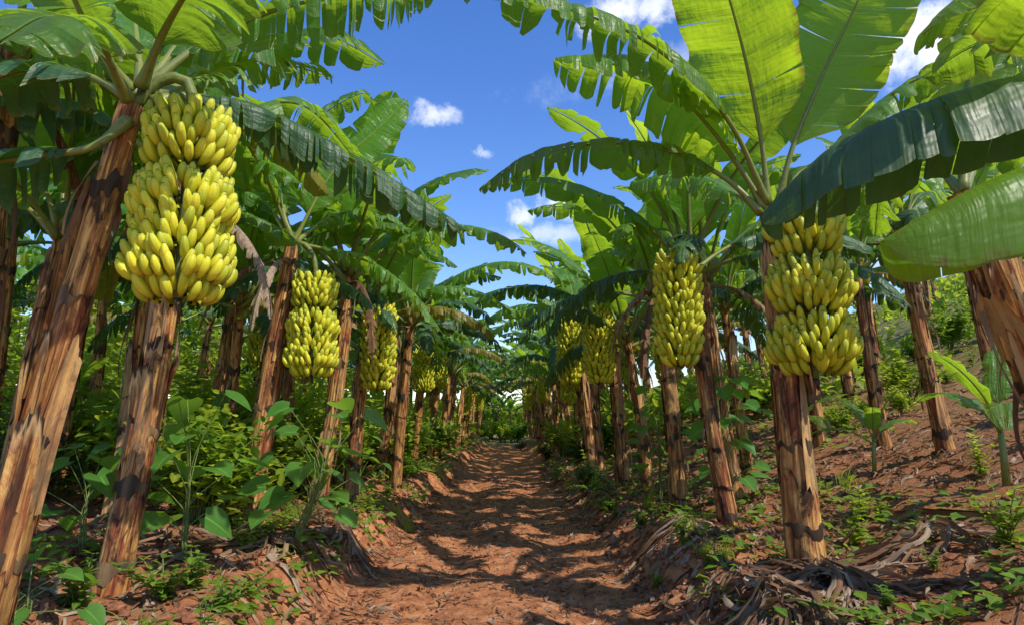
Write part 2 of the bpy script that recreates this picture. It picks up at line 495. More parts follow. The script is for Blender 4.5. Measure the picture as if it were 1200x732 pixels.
# library: classes from youngest to oldest
CLS = [  # el0, bend, L, W, tear, hang, matkey
    (80, 30, 2.2, .29, .12, .05, 'leaf_bright'),
    (70, 62, 2.5, .33, .35, .30, 'leaf'),
    (56, 82, 2.6, .34, .75, .62, 'leaf'),
    (42, 84, 2.6, .34, .90, .80, 'leaf'),
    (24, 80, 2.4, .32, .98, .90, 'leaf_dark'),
]
LIB = []
for ci, (el, bd, L, W, te, ha, mk) in enumerate(CLS):
    row = []
    for v in range(4):
        b, r = MB(), MB()
        pts = arc_path(R(el + rng.uniform(-6, 6)), R(bd + rng.uniform(-10, 10)), L * rng.uniform(.9, 1.08), side=rng.uniform(-.35, .35))
        leaf_geo(pts, rng, W * rng.uniform(.9, 1.1), rng.uniform(.15, .22), te, ha, blade=b, rib=r)
        m = mk
        if ci in (2, 3) and v == 3: m = 'leaf_dark'
        if ci == 4 and v == 2: m = 'leaf_old'
        row.append((b.mesh('leaf', [M[m]]), r.mesh('midrib', [M['rib']]), b, r, m))
    LIB.append(row)
# hanging dead leaves
DEAD = []
for v in range(3):
    b, r = MB(), MB()
    pts = arc_path(R(20), R(105), 1.7, .6, side=rng.uniform(-.4, .4))
    leaf_geo(pts, rng, .15, .15, 1, 1.0, vee=-.8, blade=b, rib=r, rb=.018, n=40)
    DEAD.append((b, r, b.mesh('dry_leaf', [M['dry']]), r.mesh('midrib', [M['dry']])))

# ------------------------------------------------------------------ trunks
def trunk_geo(P0, P1, r0, r1, seed, rings=64, seg=34, shells=10, bow=.05, mb=None, strips=None, collars=False):
    rg = random.Random(seed)
    H = (P1 - P0).length
    ax = (P1 - P0).normalized()
    bd = Vector((rg.uniform(-1, 1), rg.uniform(-1, 1), 0)) * bow
    def cen(t): return P0.lerp(P1, t) + bd * math.sin(PI * t)
    X = ax.cross(Vector((0, 1, 0))).normalized(); Yv = ax.cross(X).normalized() * -1
    def rad(t):
        return (r0 * (1 - t) + r1 * t) * (1 + .22 * math.exp(-t * 14)) + .0
    ang = np.linspace(0, 2 * PI, seg, endpoint=False)
    ca, sa = np.cos(ang), np.sin(ang)
    vs, uv = [], []
    for i in range(rings):
        t = i / (rings - 1); c = cen(t); z = t * H
        nz = (fbm(ca * 2.2 + 5, sa * 2.2 + z * .7 + seed, 3, seed) - .5) * .12
        nz2 = (fbm(ca * 7 + 3, sa * 7 + z * 1.2 + seed, 2, seed + 5) - .5) * .06
        step = ((z * 2.1 + fbm(ca * 1.3 + 9, sa * 1.3 + seed, 2, seed + 9) * 2.2) % 1.0) * .055
        for k in range(seg + 1):
            kk = k % seg
            r = rad(t) * (1 + nz[kk] + nz2[kk] + step[kk])
            vs.append(c + (X * ca[kk] + Yv * sa[kk]) * r)
            uv.append((k / seg * .75, z))
    fs = []
    for i in range(rings - 1):
        for k in range(seg):
            a = i * (seg + 1) + k
            fs.append((a, a + 1, a + seg + 2, a + seg + 1))
    mb.add(vs, fs, uv, (rg.random(), 0), 0)
    # overlapping dry sheaths with ragged ends
    for q in range(shells):
        a0 = rg.uniform(0, 2 * PI); wa = rg.uniform(.9, 2.4)
        z0 = rg.uniform(0, .62) * H; z1 = min(H * .98, z0 + rg.uniform(.45, 1.25))
        fl = rg.uniform(.004, .06) if rg.random() < .6 else .004
        n1, n2 = 12, 14
        sr = rg.random(); tan = .5 * rg.random() ** 2; uws = []
        vs, uv = [], []
        top_j = [rg.uniform(-.05, .03) - .12 * abs(2 * k_ / n1 - 1) ** 2 for k_ in range(n1 + 1)]; bot_j = [rg.uniform(-.05, .05) for _ in range(n1 + 1)]
        for i in range(n2 + 1):
            s = i / n2
            for k in range(n1 + 1):
                e = k / n1
                zz = (z0 + bot_j[k]) * (1 - s) + (z1 + top_j[k]) * s
                zz = min(H * .995, max(.0, zz))
                aa = a0 + wa * (e - .5) * (1 - .35 * s * s)
                t = zz / H
                edge = abs(2 * e - 1)
                rr = rad(t) * 1.03 + .004 + fl * s ** 3 + .018 * edge ** 4 + .004 * math.sin(e * 17 + q)
                vs.append(cen(t) + (X * math.cos(aa) + Yv * math.sin(aa)) * rr)
                uv.append((aa / (2 * PI) * .75, zz)); dk_ = sstep(.80, 1, s + .06 * math.sin(e * 23 + q * 3)); uws.append((sr, float(tan * (1 - dk_) + dk_ * (.95 if q % 3 else .4))))  # most sheath rims darkened: scar tone plus the shadow at their ends, as colour
        fs = []
        for i in range(n2):
            for k in range(n1):
                a = i * (n1 + 1) + k
                fs.append((a, a + 1, a + n1 + 2, a + n1 + 1))
        mb.add(vs, fs, uv, uws, 0)
    if collars:
        zc = rg.uniform(.25, .5)
        while zc < H * .93:
            n1 = 44; hh = rg.uniform(.03, .10); sr = rg.random(); fl = rg.uniform(.004, .022); wob = rg.uniform(0, 6)
            vs, uv, uw_ = [], [], []
            ka = 2 * PI * np.arange(n1) / n1
            up_ = (fbm(np.cos(ka) * 1.6 + zc * 9, np.sin(ka) * 1.6 + seed, 3, seed + 3) - .5) * .16
            dn_ = (fbm(np.cos(ka) * 2.2 + zc * 5, np.sin(ka) * 2.2 + seed, 4, seed + 4) - .5) * .24
            tilt = rg.uniform(-.05, .05)
            for i in range(5):
                s = i / 4
                for k in range(n1 + 1):
                    kk = k % n1; aa = 2 * PI * k / n1
                    zz = zc + tilt * math.sin(aa + wob) + (s - .5) * hh + (up_[kk] * s + dn_[kk] * (1 - s))
                    t = min(1, max(0, zz / H))
                    rr = rad(t) * (1.05 + .02 * math.sin(PI * s)) + .003 + fl * s * (.55 + .45 * math.sin(aa * 2 + wob))
                    vs.append(cen(t) + (X * math.cos(aa) + Yv * math.sin(aa)) * rr); uv.append((k / n1 * .75, zz)); uw_.append((sr, float(.70 + .28 * vnoise(math.cos(aa) * 2, math.sin(aa) * 2 + zc * 7, seed))))
            fs = [(i * (n1 + 1) + k, i * (n1 + 1) + k + 1, (i + 1) * (n1 + 1) + k + 1, (i + 1) * (n1 + 1) + k) for i in range(4) for k in range(n1)]
            mb.add(vs, fs, uv, uw_, 0)
            zc += rg.uniform(.28, .75)
    if strips is not None:
        for q in range(7):
            a = rg.uniform(0, 2 * PI); zt = rg.uniform(.35, .95) * H; L = rg.uniform(.25, .8)
            w = rg.uniform(.005, .018); t = zt / H
            pts = []
            out = rg.uniform(.02, .10); tw = rg.uniform(-1, 1)
            for i in range(8):
                s = i / 7; zz = max(.02, zt - L * s)
                aa = a + tw * s * .5
                rr = rad(zz / H) * 1.06 + .012 + out * math.sin(s * PI * .7)
                pts.append(cen(zz / H) + (X * math.cos(aa) + Yv * math.sin(aa)) * rr)
            ribbon(strips, pts, w, rg, .8)

def ribbon(mb, pts, w, rg, curl=.6, mat=0, uw=None, side0=None):
    uw = uw or (rg.random(), rg.random())
    vs, uv = [], []; L = 0
    tw = rg.uniform(0, 2 * PI); dt = rg.uniform(-1, 1) * curl
    for i, p in enumerate(pts):
        t = (pts[min(len(pts) - 1, i + 1)] - pts[max(0, i - 1)])
        t = t.normalized() if t.length > 1e-9 else Vector((0, 0, 1))
        b = side0 if side0 is not None else Vector((math.cos(tw + dt * i), math.sin(tw + dt * i), .3))
        s = (b - t * b.dot(t))
        s = s.normalized() if s.length > 1e-4 else Vector((1, 0, 0))
        if i: L += (p - pts[i - 1]).length
        ww = w * (1 - .6 * (i / (len(pts) - 1)) ** 2)
        nn = s.cross(t)
        vs += [p - s * ww, p + nn * ww * .5, p + s * ww]; uv += [(0, L), (w, L), (2 * w, L)]
    fs = []
    for i in range(len(pts) - 1):
        a = i * 3
        fs += [(a, a + 1, a + 4, a + 3), (a + 1, a + 2, a + 5, a + 4)]
    mb.add(vs, fs, uv, uw, mat)

# ------------------------------------------------------------------ fruit
def finger(mb, base, ang, L, r, e0, e1, rg, sides=7, rings=8, away=0.0):
    rd = Vector((math.cos(ang), math.sin(ang), 0)); side = Vector((-math.sin(ang), math.cos(ang), 0))
    lean = rg.gauss(0, .11) + away
    pts = [base.copy()]; m = rings - 1
    for i in range(1, rings):
        t = (i - .5) / m; e = e0 + (e1 - e0) * t
        d = (rd * math.cos(e) + side * lean + Vector((0, 0, 1)) * math.sin(e)).normalized()
        pts.append(pts[-1] + d * L / m)
    prof = [.45, .78, 1.0, 1.08, 1.08, 1.0, .78, .34] if rings == 8 else [.45, .95, 1.03, .8, .22]
    vs, uv = [], []
    for i, p in enumerate(pts):
        t = (pts[min(m, i + 1)] - pts[max(0, i - 1)]).normalized()
        a = t.cross(side).normalized(); b = t.cross(a).normalized()
        for k in range(sides):
            an = 2 * PI * k / sides
            vs.append(p + (a * math.cos(an) + b * math.sin(an)) * r * prof[i]); uv.append((k / sides, i / m))
    fs = []
    for i in range(m):
        for k in range(sides):
            k2 = (k + 1) % sides
            fs.append((i * sides + k, i * sides + k2, (i + 1) * sides + k2, (i + 1) * sides + k))
    fs.append(tuple(m * sides + k for k in range(sides)))
    mb.add(vs, fs, uv, (rg.random(), rg.random()), 0)

def tier_geo(mb, z, r, rg, lo=False, gap=None):
    n = max(8, int(2 * PI * r / (.048 if not lo else .07)))
    ph = rg.uniform(0, 6)
    gx = rg.uniform(0, 2 * PI)
    for w in range(2):
        for k in range(n // 2 + 1):
            a = ph + 2 * PI * (k + .5 * w) / (n // 2 + 1) + rg.gauss(0, .05)
            away = 0.0
            if gap is not None:
                da = (a - gap + PI) % (2 * PI) - PI
                away = .16 * math.tanh(da * 4) * math.exp(-(da / .9) ** 2)
                if abs(da) < .05 and w == 1: continue
            L = .150 * rg.uniform(.84, 1.16); rr = .0265 * rg.uniform(.88, 1.1)
            ri = max(.02, r - .100 - .025 * w) + rg.uniform(-.012, .012)
            zz = z + w * .045 + rg.uniform(-.014, .014)
            e0 = R(rg.uniform(8, 30)); e1 = R(rg.uniform(70, 95))
            finger(mb, Vector((math.cos(a) * ri, math.sin(a) * ri, zz)), a, L, rr, e0, e1, rg, *((5, 5) if lo else (7, 8)), away)

def bunch_parts(seed, length=1.08, rmax=.30, waist=0, lo=False):
    """list of tier meshbuilders, z from 0 (top) down; tiers sit in clusters with gaps between them"""
    rg = random.Random(seed); tiers = []
    if waist == 1: groups = [(.12, .33, 4, .90), (.475, .665, 4, 1.0), (.735, .99, 4, 1.03)]
    elif waist == 2: groups = [(.11, .28, 3, .94), (.43, .61, 4, 1.04), (.745, .96, 4, 1.06)]
    else: groups = [(.10, .97, 11, 1.0)]
    for (a, b, n, gr) in groups:
        for i in range(n):
            f = i / max(1, n - 1)
            r = rmax * gr * ((.90, 1.02, 1.06, .96)[i + (1 if n == 3 and i else 0)] if waist else .86 + .16 * math.sin(PI * min(1, .15 + f * .75)))
            if b > .94 and i == n - 1: r *= .84
            mb = MB(); tier_geo(mb, -length * (a + (b - a) * f), r, rg, lo, -PI / 2 if waist else None); tiers.append(mb)
    return tiers

TIERS = {}
for key, args in {'waisted': (11, 1.12, .30, 1), 'tiered': (17, 1.12, .30, 2), 'slim': (23, 1.22, .255, 0)}.items():
    TIERS[key] = [t.mesh('fruit_hand', [M['fruit']]) for t in bunch_parts(*args)]
LOB = []
for s_, (L_, r_) in enumerate([(1.15, .26), (1.05, .29)]):
    mb = MB()
    for t in bunch_parts(50 + s_, L_, r_, s_, True): mb.add(t.v, t.f, t.uv, t.uw, 0)
    mb.tube([Vector((-.30, 0, .10)), Vector((-.15, 0, .22)), Vector((-.02, 0, .12)), Vector((0, 0, -.2)), Vector((0, 0, -L_ + .05))], .032, 6, 1)
    LOB.append(mb.mesh('fruit_bunch', [M['fruit'], M['rachis']]))

def hero_bunch(root, crown, top, kind, rz=0.0, scale=1.0, seed=0, length=1.12):
    """crown and top in root-local coordinates; parts: fruit_stalk > fruit_hand"""
    rg = random.Random(seed)
    mb = MB(); c = crown - top
    pts, _ = catmull([c, c * .62 + Vector((0, 0, .16)), c * .16 + Vector((0, 0, .17)), Vector((0, 0, 0)), Vector((0, 0, -.35)), Vector((0, 0, -length * (scale[2] if hasattr(scale, '__len__') else scale) + .02))], 22)
    mb.tube(pts, lambda t: .034 - .010 * t, 8, 0)
    e = pts[-1]
    mb.tube([e, e + Vector((.01, 0, -.05)), e + Vector((.02, .01, -.09))], lambda t: .022 - .012 * t, 7, 1)
    b = mb.build('fruit_bunch', [M['rachis'], M['bud']], root); b.location = top
    for me in TIERS[kind]:
        h = obj('fruit_hand', me, b, rot=(0, 0, rz)); h.scale = (scale,) * 3 if not hasattr(scale, '__len__') else scale
    return b

# ------------------------------------------------------------------ standard plants
TR = []
for i in range(6):
    tb, sb = MB(), MB()
    hgt = [2.9, 3.0, 2.75, 3.1, 2.85, 2.95][i]
    lean = Vector((.20 + .06 * (i % 3), rng.uniform(-.15, .15), hgt))
    trunk_geo(Vector((0, 0, -.12)), lean, .100, .062, 100 + i, 44, 26, 4, .05, tb, sb, True)
    TR.append((tb.mesh('trunk', [M['trunk']]), sb.mesh('dry_fibres', [M['dry']]), lean))

def leaf_layout(seed, n):
    rg = random.Random(seed); out = []; a = rg.uniform(0, 6)
    for k in range(n):
        c = min(4, int(k / n * 5 + rg.uniform(-.3, .5)))
        out.append((max(0, c), rg.randrange(4), a, rg.uniform(.88, 1.08), rg.uniform(-.12, .12)))
        a += R(137.5) + rg.uniform(-.25, .25)
    return out

CROWN = []
for i in range(5):
    mb = MB()
    for (c, v, a, s, roll) in leaf_layout(200 + i, 10):
        _, _, b, r, m = LIB[c][v]
        X = Matrix.Rotation(a, 4, 'Z') @ Matrix.Rotation(roll, 4, 'X') @ Matrix.Scale(s, 4)
        off = Vector((math.cos(a) * .05, math.sin(a) * .05, -.05 * c))
        mi = {'leaf': 0, 'leaf_dark': 1, 'leaf_bright': 2, 'leaf_old': 4}[m]
        lr = random.Random(i * 50 + c * 7 + v).random()
        mb.add([X @ p + off for p in b.v], b.f, b.uv, [((u + lr) % 1, w) for u, w in b.uw], mi)
        mb.add([X @ p + off for p in r.v], r.f, r.uv, r.uw, 3)
    CROWN.append(mb.mesh('crown', [M['leaf'], M['leaf_dark'], M['leaf_bright'], M['rib'], M['leaf_old']]))

def std_plant(x, y, rz, s, seed, detail=2, bunch=None, bside=0.0, label='', group=None, dead=True, az_skip=None, nleaf=10):
    """detail 2: every leaf a part; 1: trunk + crown + bunch"""
    rg = random.Random(seed)
    z = gh(x, y)
    root = empty('banana_plant', (x, y, z), rz, s)
    tag(root, label, 'banana plant', group)
    tm, sm, lean = TR[seed % 6]
    obj('trunk', tm, root)
    if detail == 2: obj('dry_fibres', sm, root)
    c0 = lean.copy()
    if detail == 2:
        for (c, v, a, sc, roll) in leaf_layout(seed * 3 + 1, nleaf + seed % 3):
            bm, rm, _, _, m = LIB[c][v]
            if az_skip is not None:
                d = (a + rz - SUN_AZ + PI) % (2 * PI) - PI
                if abs(d) < .5 and c >= 2: a += .75 if d > 0 else -.75
                d = (a + rz - az_skip[0] + PI) % (2 * PI) - PI
                if abs(d) < az_skip[1] and c >= az_skip[2]: a += az_skip[1] * (1.3 if d > 0 else -1.3)
            o = obj('leaf', bm, root, c0 + Vector((math.cos(a) * .05, math.sin(a) * .05, -.05 * c)), (roll, 0, a), sc)
            obj('midrib', rm, o)
        if dead:
            for k in range(rg.choice((0, 0, 1, 1))):
                b, r, bme, rme = DEAD[rg.randrange(3)]
                a = rg.uniform(0, 6.28)
                o = obj('dry_leaf', bme, root, c0 + Vector((math.cos(a) * .06, math.sin(a) * .06, -.22)), (0, 0, a), rg.uniform(.7, 1))
                obj('midrib', rme, o)
    else:
        obj('crown', CROWN[seed % 5], root, c0, (0, 0, rg.uniform(0, 6.28)), rg.uniform(.92, 1.08))
    if bunch:
        a = bside - rz
        d = Vector((math.cos(a), math.sin(a), 0))
        if bunch == 'lo':
            obj('fruit_bunch', LOB[seed % 2], root, c0 + d * .34 + Vector((0, 0, -.10)), (0, 0, a))
        else:
            hero_bunch(root, c0 - Vector((0, 0, .05)), c0 + d * .40 + Vector((0, 0, -.06)), bunch, rg.uniform(0, 6), 1.0, seed)
    return root

# ------------------------------------------------------------------ hero plants
def hero(name_label, base, top, r0, r1, seed, leaves, bunch=None, shells=14, dead=1, group=None):
    """base/top world; leaves: dict(pts=[world...], W, start, tear, hang, mat, up)"""
    rg = random.Random(seed)
    root = empty('banana_plant', base); tag(root, name_label, 'banana plant', group)
    tb, sb = MB(), MB(); L0 = Vector((0, 0, 0)); L1 = top - base
    trunk_geo(L0 + Vector((0, 0, -.15)), L1, r0, r1, seed, 110, 56, shells // 2, .04, tb, sb, True)
    tb.build('trunk', [M['trunk']], root); sb.build('dry_fibres', [M['dry']], root)
    for lf in leaves:
        b, r = MB(), MB()
        pts = [p - base for p in lf['pts']]
        o0 = pts[0].copy()
        leaf_geo([p - o0 for p in pts], rg, lf.get('W', .36), lf.get('start', .18), lf.get('tear', .7), lf.get('hang', .7), lf.get('up'),
                 lf.get('vee', .35), blade=b, rib=r, n=81, rb=lf.get('rb', .024), J=7)
        o = b.build('leaf', [M[lf.get('mat', 'leaf')]], root); o.location = o0
        r.build('midrib', [M['rib']], o)
    for k in range(dead):
        b, r, bme, rme = DEAD[rg.randrange(3)]
        a = rg.uniform(0, 6.28)
        o = obj('dry_leaf', bme, root, L1 + Vector((math.cos(a) * .07, math.sin(a) * .07, -.25)), (0, 0, a), .8)
        obj('midrib', rme, o)
    if bunch:
        px, py, Y, kind, sc, rz = bunch
        hero_bunch(root, L1 - Vector((0, 0, .03)), at(px, py, Y) - base, kind, rz, sc, seed)
    return root

def A(*t): return [at(*p) for p in t]
def V(x, y, z): return Vector((x, y, z))

# the near left plant
top = at(154, 124, 3.45)
base = V(-2.50, 3.45, gh(-2.5, 3.45))
hero('nearest banana plant at the left edge, thick peeling brown stem and big yellow fruit bunch', base, top, .090, .062, 1, [
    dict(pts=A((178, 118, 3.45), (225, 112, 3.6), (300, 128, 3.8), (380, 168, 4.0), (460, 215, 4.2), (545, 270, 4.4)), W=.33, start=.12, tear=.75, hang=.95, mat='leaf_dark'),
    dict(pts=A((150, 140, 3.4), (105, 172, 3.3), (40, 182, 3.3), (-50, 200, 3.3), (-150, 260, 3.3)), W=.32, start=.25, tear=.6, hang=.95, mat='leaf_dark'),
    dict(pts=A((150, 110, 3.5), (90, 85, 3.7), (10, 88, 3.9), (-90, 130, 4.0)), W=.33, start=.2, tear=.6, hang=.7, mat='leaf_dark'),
    dict(pts=A((155, 105, 3.4), (115, 50, 3.2), (80, -20, 3.0), (40, -120, 2.8)), W=.34, start=.2, tear=.3, hang=.2, mat='leaf', up=V(.5, .6, .6)),
    dict(pts=A((172, 100, 3.5), (230, 55, 3.6), (310, 15, 3.8), (400, -5, 4.0), (510, -5, 4.2)), W=.36, start=.15, tear=.85, hang=.85, mat='leaf'),
    dict(pts=A((165, 100, 3.4), (195, 30, 3.2), (235, -30, 2.9), (300, -90, 2.6)), W=.36, start=.2, tear=.4, hang=.35, mat='leaf'),
    dict(pts=A((165, 100, 3.5), (160, 40, 3.8), (150, -20, 4.1), (130, -60, 4.6)), W=.33, start=.2, tear=.3, hang=.3, mat='leaf', up=V(.3, -.5, .7)),
    dict(pts=A((160, 110, 3.5), (120, 70, 3.9), (60, 40, 4.4), (-20, 40, 4.9)), W=.34, start=.2, tear=.6, hang=.6, mat='leaf'),
    dict(pts=A((175, 110, 3.5), (240, 90, 4.0), (310, 70, 4.6), (390, 90, 5.2)), W=.34, start=.2, tear=.8, hang=.7, mat='leaf'),
    dict(pts=A((150, 115, 3.3), (110, 40, 2.9), (60, 20, 2.5), (0, 50, 2.2)), W=.34, start=.2, tear=.5, hang=.5, mat='leaf'),
    dict(pts=A((168, 105, 3.5), (225, 40, 3.9), (300, 50, 4.3), (380, 40, 4.8), (450, 75, 5.2)), W=.36, start=.15, tear=.6, hang=.6, mat='leaf'),
    dict(pts=A((150, 105, 3.5), (80, 10, 3.8), (0, -40, 4.2), (-80, -20, 4.5)), W=.38, start=.15, tear=.4, hang=.5, mat='leaf_bright'),
    dict(pts=A((170, 100, 3.6), (205, -10, 4.2), (270, -60, 5.0), (350, -50, 5.6)), W=.38, start=.15, tear=.5, hang=.5, mat='leaf_bright'),
], bunch=(226, 128, 3.50, 'waisted', (.86, .86, .95), .45), shells=16, dead=0)

# second left plant, stem behind the first bunch
p0 = on_ground(125, 690)
top = at(212, 215, p0.y + .2)
hero('second banana plant on the left, thick stem with a torn red-brown strip', p0, top, .110, .072, 2, [
    dict(pts=[top, top + V(-.5, .4, .5), top + V(-1.2, .7, .6), top + V(-2.0, .9, .1)], W=.33, tear=.8, hang=.8),
    dict(pts=[top, top + V(.2, .5, .8), top + V(.6, 1.1, 1.2), top + V(1.0, 1.9, .9)], W=.33, tear=.5, hang=.5),
    dict(pts=[top, top + V(-.3, .5, .8), top + V(-.6, 1.2, 1.1), top + V(-1.1, 2.0, .7)], W=.33, tear=.7, hang=.6),
    dict(pts=[top, top + V(-.6, -.2, .5), top + V(-1.4, -.3, .5), top + V(-2.2, -.4, -.2)], W=.33, tear=.9, hang=.9, mat='leaf_dark'),
    dict(pts=[top, top + V(.1, .1, .9), top + V(.1, .3, 1.7), top + V(0, .6, 2.3)], W=.30, tear=.2, hang=.1, mat='leaf_bright', up=V(1, -.3, .2)),
    dict(pts=[top, top + V(-.4, .7, .1), top + V(-.8, 1.4, -.1), top + V(-1.2, 2.0, -.7)], W=.33, tear=.9, hang=.9),
], shells=16, dead=1)

# third left plant with the second bunch
p0 = on_ground(290, 612)
top = at(343, 285, p0.y + .1)
ty = p0.y + .1
hero('leaning banana plant on the left with a fruit bunch hanging beside its bare stem', p0, top, .125, .075, 3, [
    dict(pts=A((343, 285, ty), (375, 290, ty), (430, 305, ty + .1), (480, 340, ty + .1), (515, 385, ty + .1)), W=.33, start=.15, tear=.8, hang=.6),
    dict(pts=A((343, 285, ty), (330, 220, ty), (360, 150, ty), (420, 110, ty), (440, 120, ty)), W=.33, tear=.7, hang=.6),
    dict(pts=[top, top + V(.4, .1, .9), top + V(.9, .2, 1.5), top + V(1.2, .3, 1.9)], W=.30, tear=.25, hang=.1, mat='leaf_bright', up=V(.4, -.8, .4)),
    dict(pts=[top, top + V(-.5, .1, .6), top + V(-1.3, .1, .7), top + V(-2.1, 0, .1)], W=.33, tear=.8, hang=.8),
    dict(pts=[top, top + V(-.2, -.6, .7), top + V(-.3, -1.3, .8), top + V(-.5, -2.1, .3)], W=.33, tear=.8, hang=.7),
    dict(pts=[top, top + V(.3, .8, .6), top + V(.8, 1.5, .8), top + V(1.3, 2.2, .3)], W=.33, tear=.8, hang=.7),
    dict(pts=[top, top + V(-.4, .6, .9), top + V(-.7, 1.2, 1.3), top + V(-1.1, 1.9, 1.1)], W=.33, tear=.5, hang=.5),
    dict(pts=[top, top + V(-.6, -.5, .2), top + V(-1.1, -1.0, 0), top + V(-1.5, -1.4, -.8)], W=.31, tear=.9, hang=.95, mat='leaf_dark'),
], bunch=(370, 322, ty - .05, 'waisted', (.92, .92, 1.02), .35), shells=12, dead=2)

# the near right plant
p0 = on_ground(948, 668)
cy = p0.y
top = at(905, 250, cy)
hero('nearest banana plant right of the path with glowing upright leaves and a big bunch', p0, top, .135, .085, 4, [
    dict(pts=A((900, 240, cy), (893, 170, cy - .1), (876, 80, cy - .3), (852, -10, cy - .6), (815, -120, cy - 1.0)), W=.47, start=.22, tear=.10, hang=.02, mat='leaf_bright', up=V(.50, .75, .45), vee=.15),
    dict(pts=A((912, 240, cy), (930, 170, cy - .1), (968, 80, cy - .2), (1010, -10, cy - .4), (1050, -120, cy - .8)), W=.50, start=.20, tear=.12, hang=.02, mat='leaf_bright', up=V(.60, .70, .45), vee=.15),
    dict(pts=A((897, 245, cy), (860, 185, cy - .05), (800, 115, cy - .2), (735, 78, cy - .3), (650, 70, cy - .4)), W=.50, start=.22, tear=.45, hang=.62, mat='leaf_bright'),
    dict(pts=A((893, 250, cy), (850, 208, cy), (780, 175, cy), (700, 168, cy), (620, 185, cy), (562, 222, cy)), W=.34, start=.2, tear=.72, hang=.82, mat='leaf'),
    dict(pts=A((900, 240, cy), (850, 135, cy - .4), (760, 50, cy - .8), (650, 5, cy - 1.2), (530, -25, cy - 1.6)), W=.33, start=.25, tear=.8, hang=.85, mat='leaf'),
    dict(pts=A((918, 240, cy + .05), (985, 165, cy + .2), (1060, 100, cy + .3), (1140, 75, cy + .3), (1230, 80, cy + .3)), W=.38, start=.22, tear=.7, hang=.6, mat='leaf'),
    dict(pts=A((895, 250, cy + .05), (860, 225, cy + .5), (810, 205, cy + 1.2), (740, 215, cy + 2.0)), W=.34, start=.2, tear=.8, hang=.8, mat='leaf'),
    dict(pts=A((912, 245, cy + .05), (940, 200, cy + .6), (985, 190, cy + 1.3), (1040, 215, cy + 2.0)), W=.34, start=.2, tear=.7, hang=.7, mat='leaf'),
], bunch=(942, 246, cy - .18, 'tiered', (1.02, 1.02, 1.22), -.1), shells=14, dead=0)

# the plant at the right edge, stem leaning in from outside the picture
base = V(3.75, 4.3, gh(3.75, 4.3)); top = at(1128, 225, 4.1)
hero('thick shaggy banana stem leaning in at the right edge of the picture', base, top, .15, .09, 5, [
    dict(pts=[top, top + V(.1, .6, .6), top + V(.3, 1.3, .8), top + V(.6, 2.1, .3)], W=.33, tear=.7, hang=.7),
    dict(pts=[top, top + V(.6, .5, .6), top + V(1.3, 1.1, .8), top + V(2.0, 1.6, .3)], W=.33, tear=.7, hang=.7),
    dict(pts=[top, top + V(.3, .2, 1.0), top + V(.7, .4, 1.8), top + V(1.2, .7, 2.3)], W=.33, tear=.3, hang=.2, mat='leaf_bright'),
], shells=16, dead=0)

# plant standing just outside the frame, its leaves reach in
base = V(3.35, 2.7, gh(3.35, 2.7)); top = V(3.0, 2.75, 3.05)
hero('banana plant just outside the right edge whose large dark leaf reaches across the top right', base, top, .16, .10, 6, [
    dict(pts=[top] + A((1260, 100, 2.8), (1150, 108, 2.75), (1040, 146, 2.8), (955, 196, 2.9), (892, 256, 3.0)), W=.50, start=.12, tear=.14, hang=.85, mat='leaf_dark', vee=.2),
    dict(pts=[top] + A((1270, 175, 2.5), (1190, 200, 2.4), (1120, 232, 2.4), (1035, 282, 2.4)), W=.46, start=.2, tear=.03, hang=.95, mat='leaf_bright', vee=.1),
    dict(pts=[top] + A((1290, 30, 2.7), (1210, -20, 2.6), (1140, -10, 2.5), (1080, 40, 2.5)), W=.33, start=.2, tear=.2, hang=.5, mat='leaf_bright'),
    dict(pts=[top] + A((1300, 160, 3.0), (1220, 60, 3.4), (1150, 50, 3.7), (1080, 90, 4.0)), W=.36, start=.2, tear=.7, hang=.7, mat='leaf'),
    dict(pts=[top, top + V(.4, -.3, .8), top + V(.9, -.8, 1.0), top + V(1.5, -1.4, .6)], W=.33, tear=.5, hang=.5),
], shells=8, dead=0)

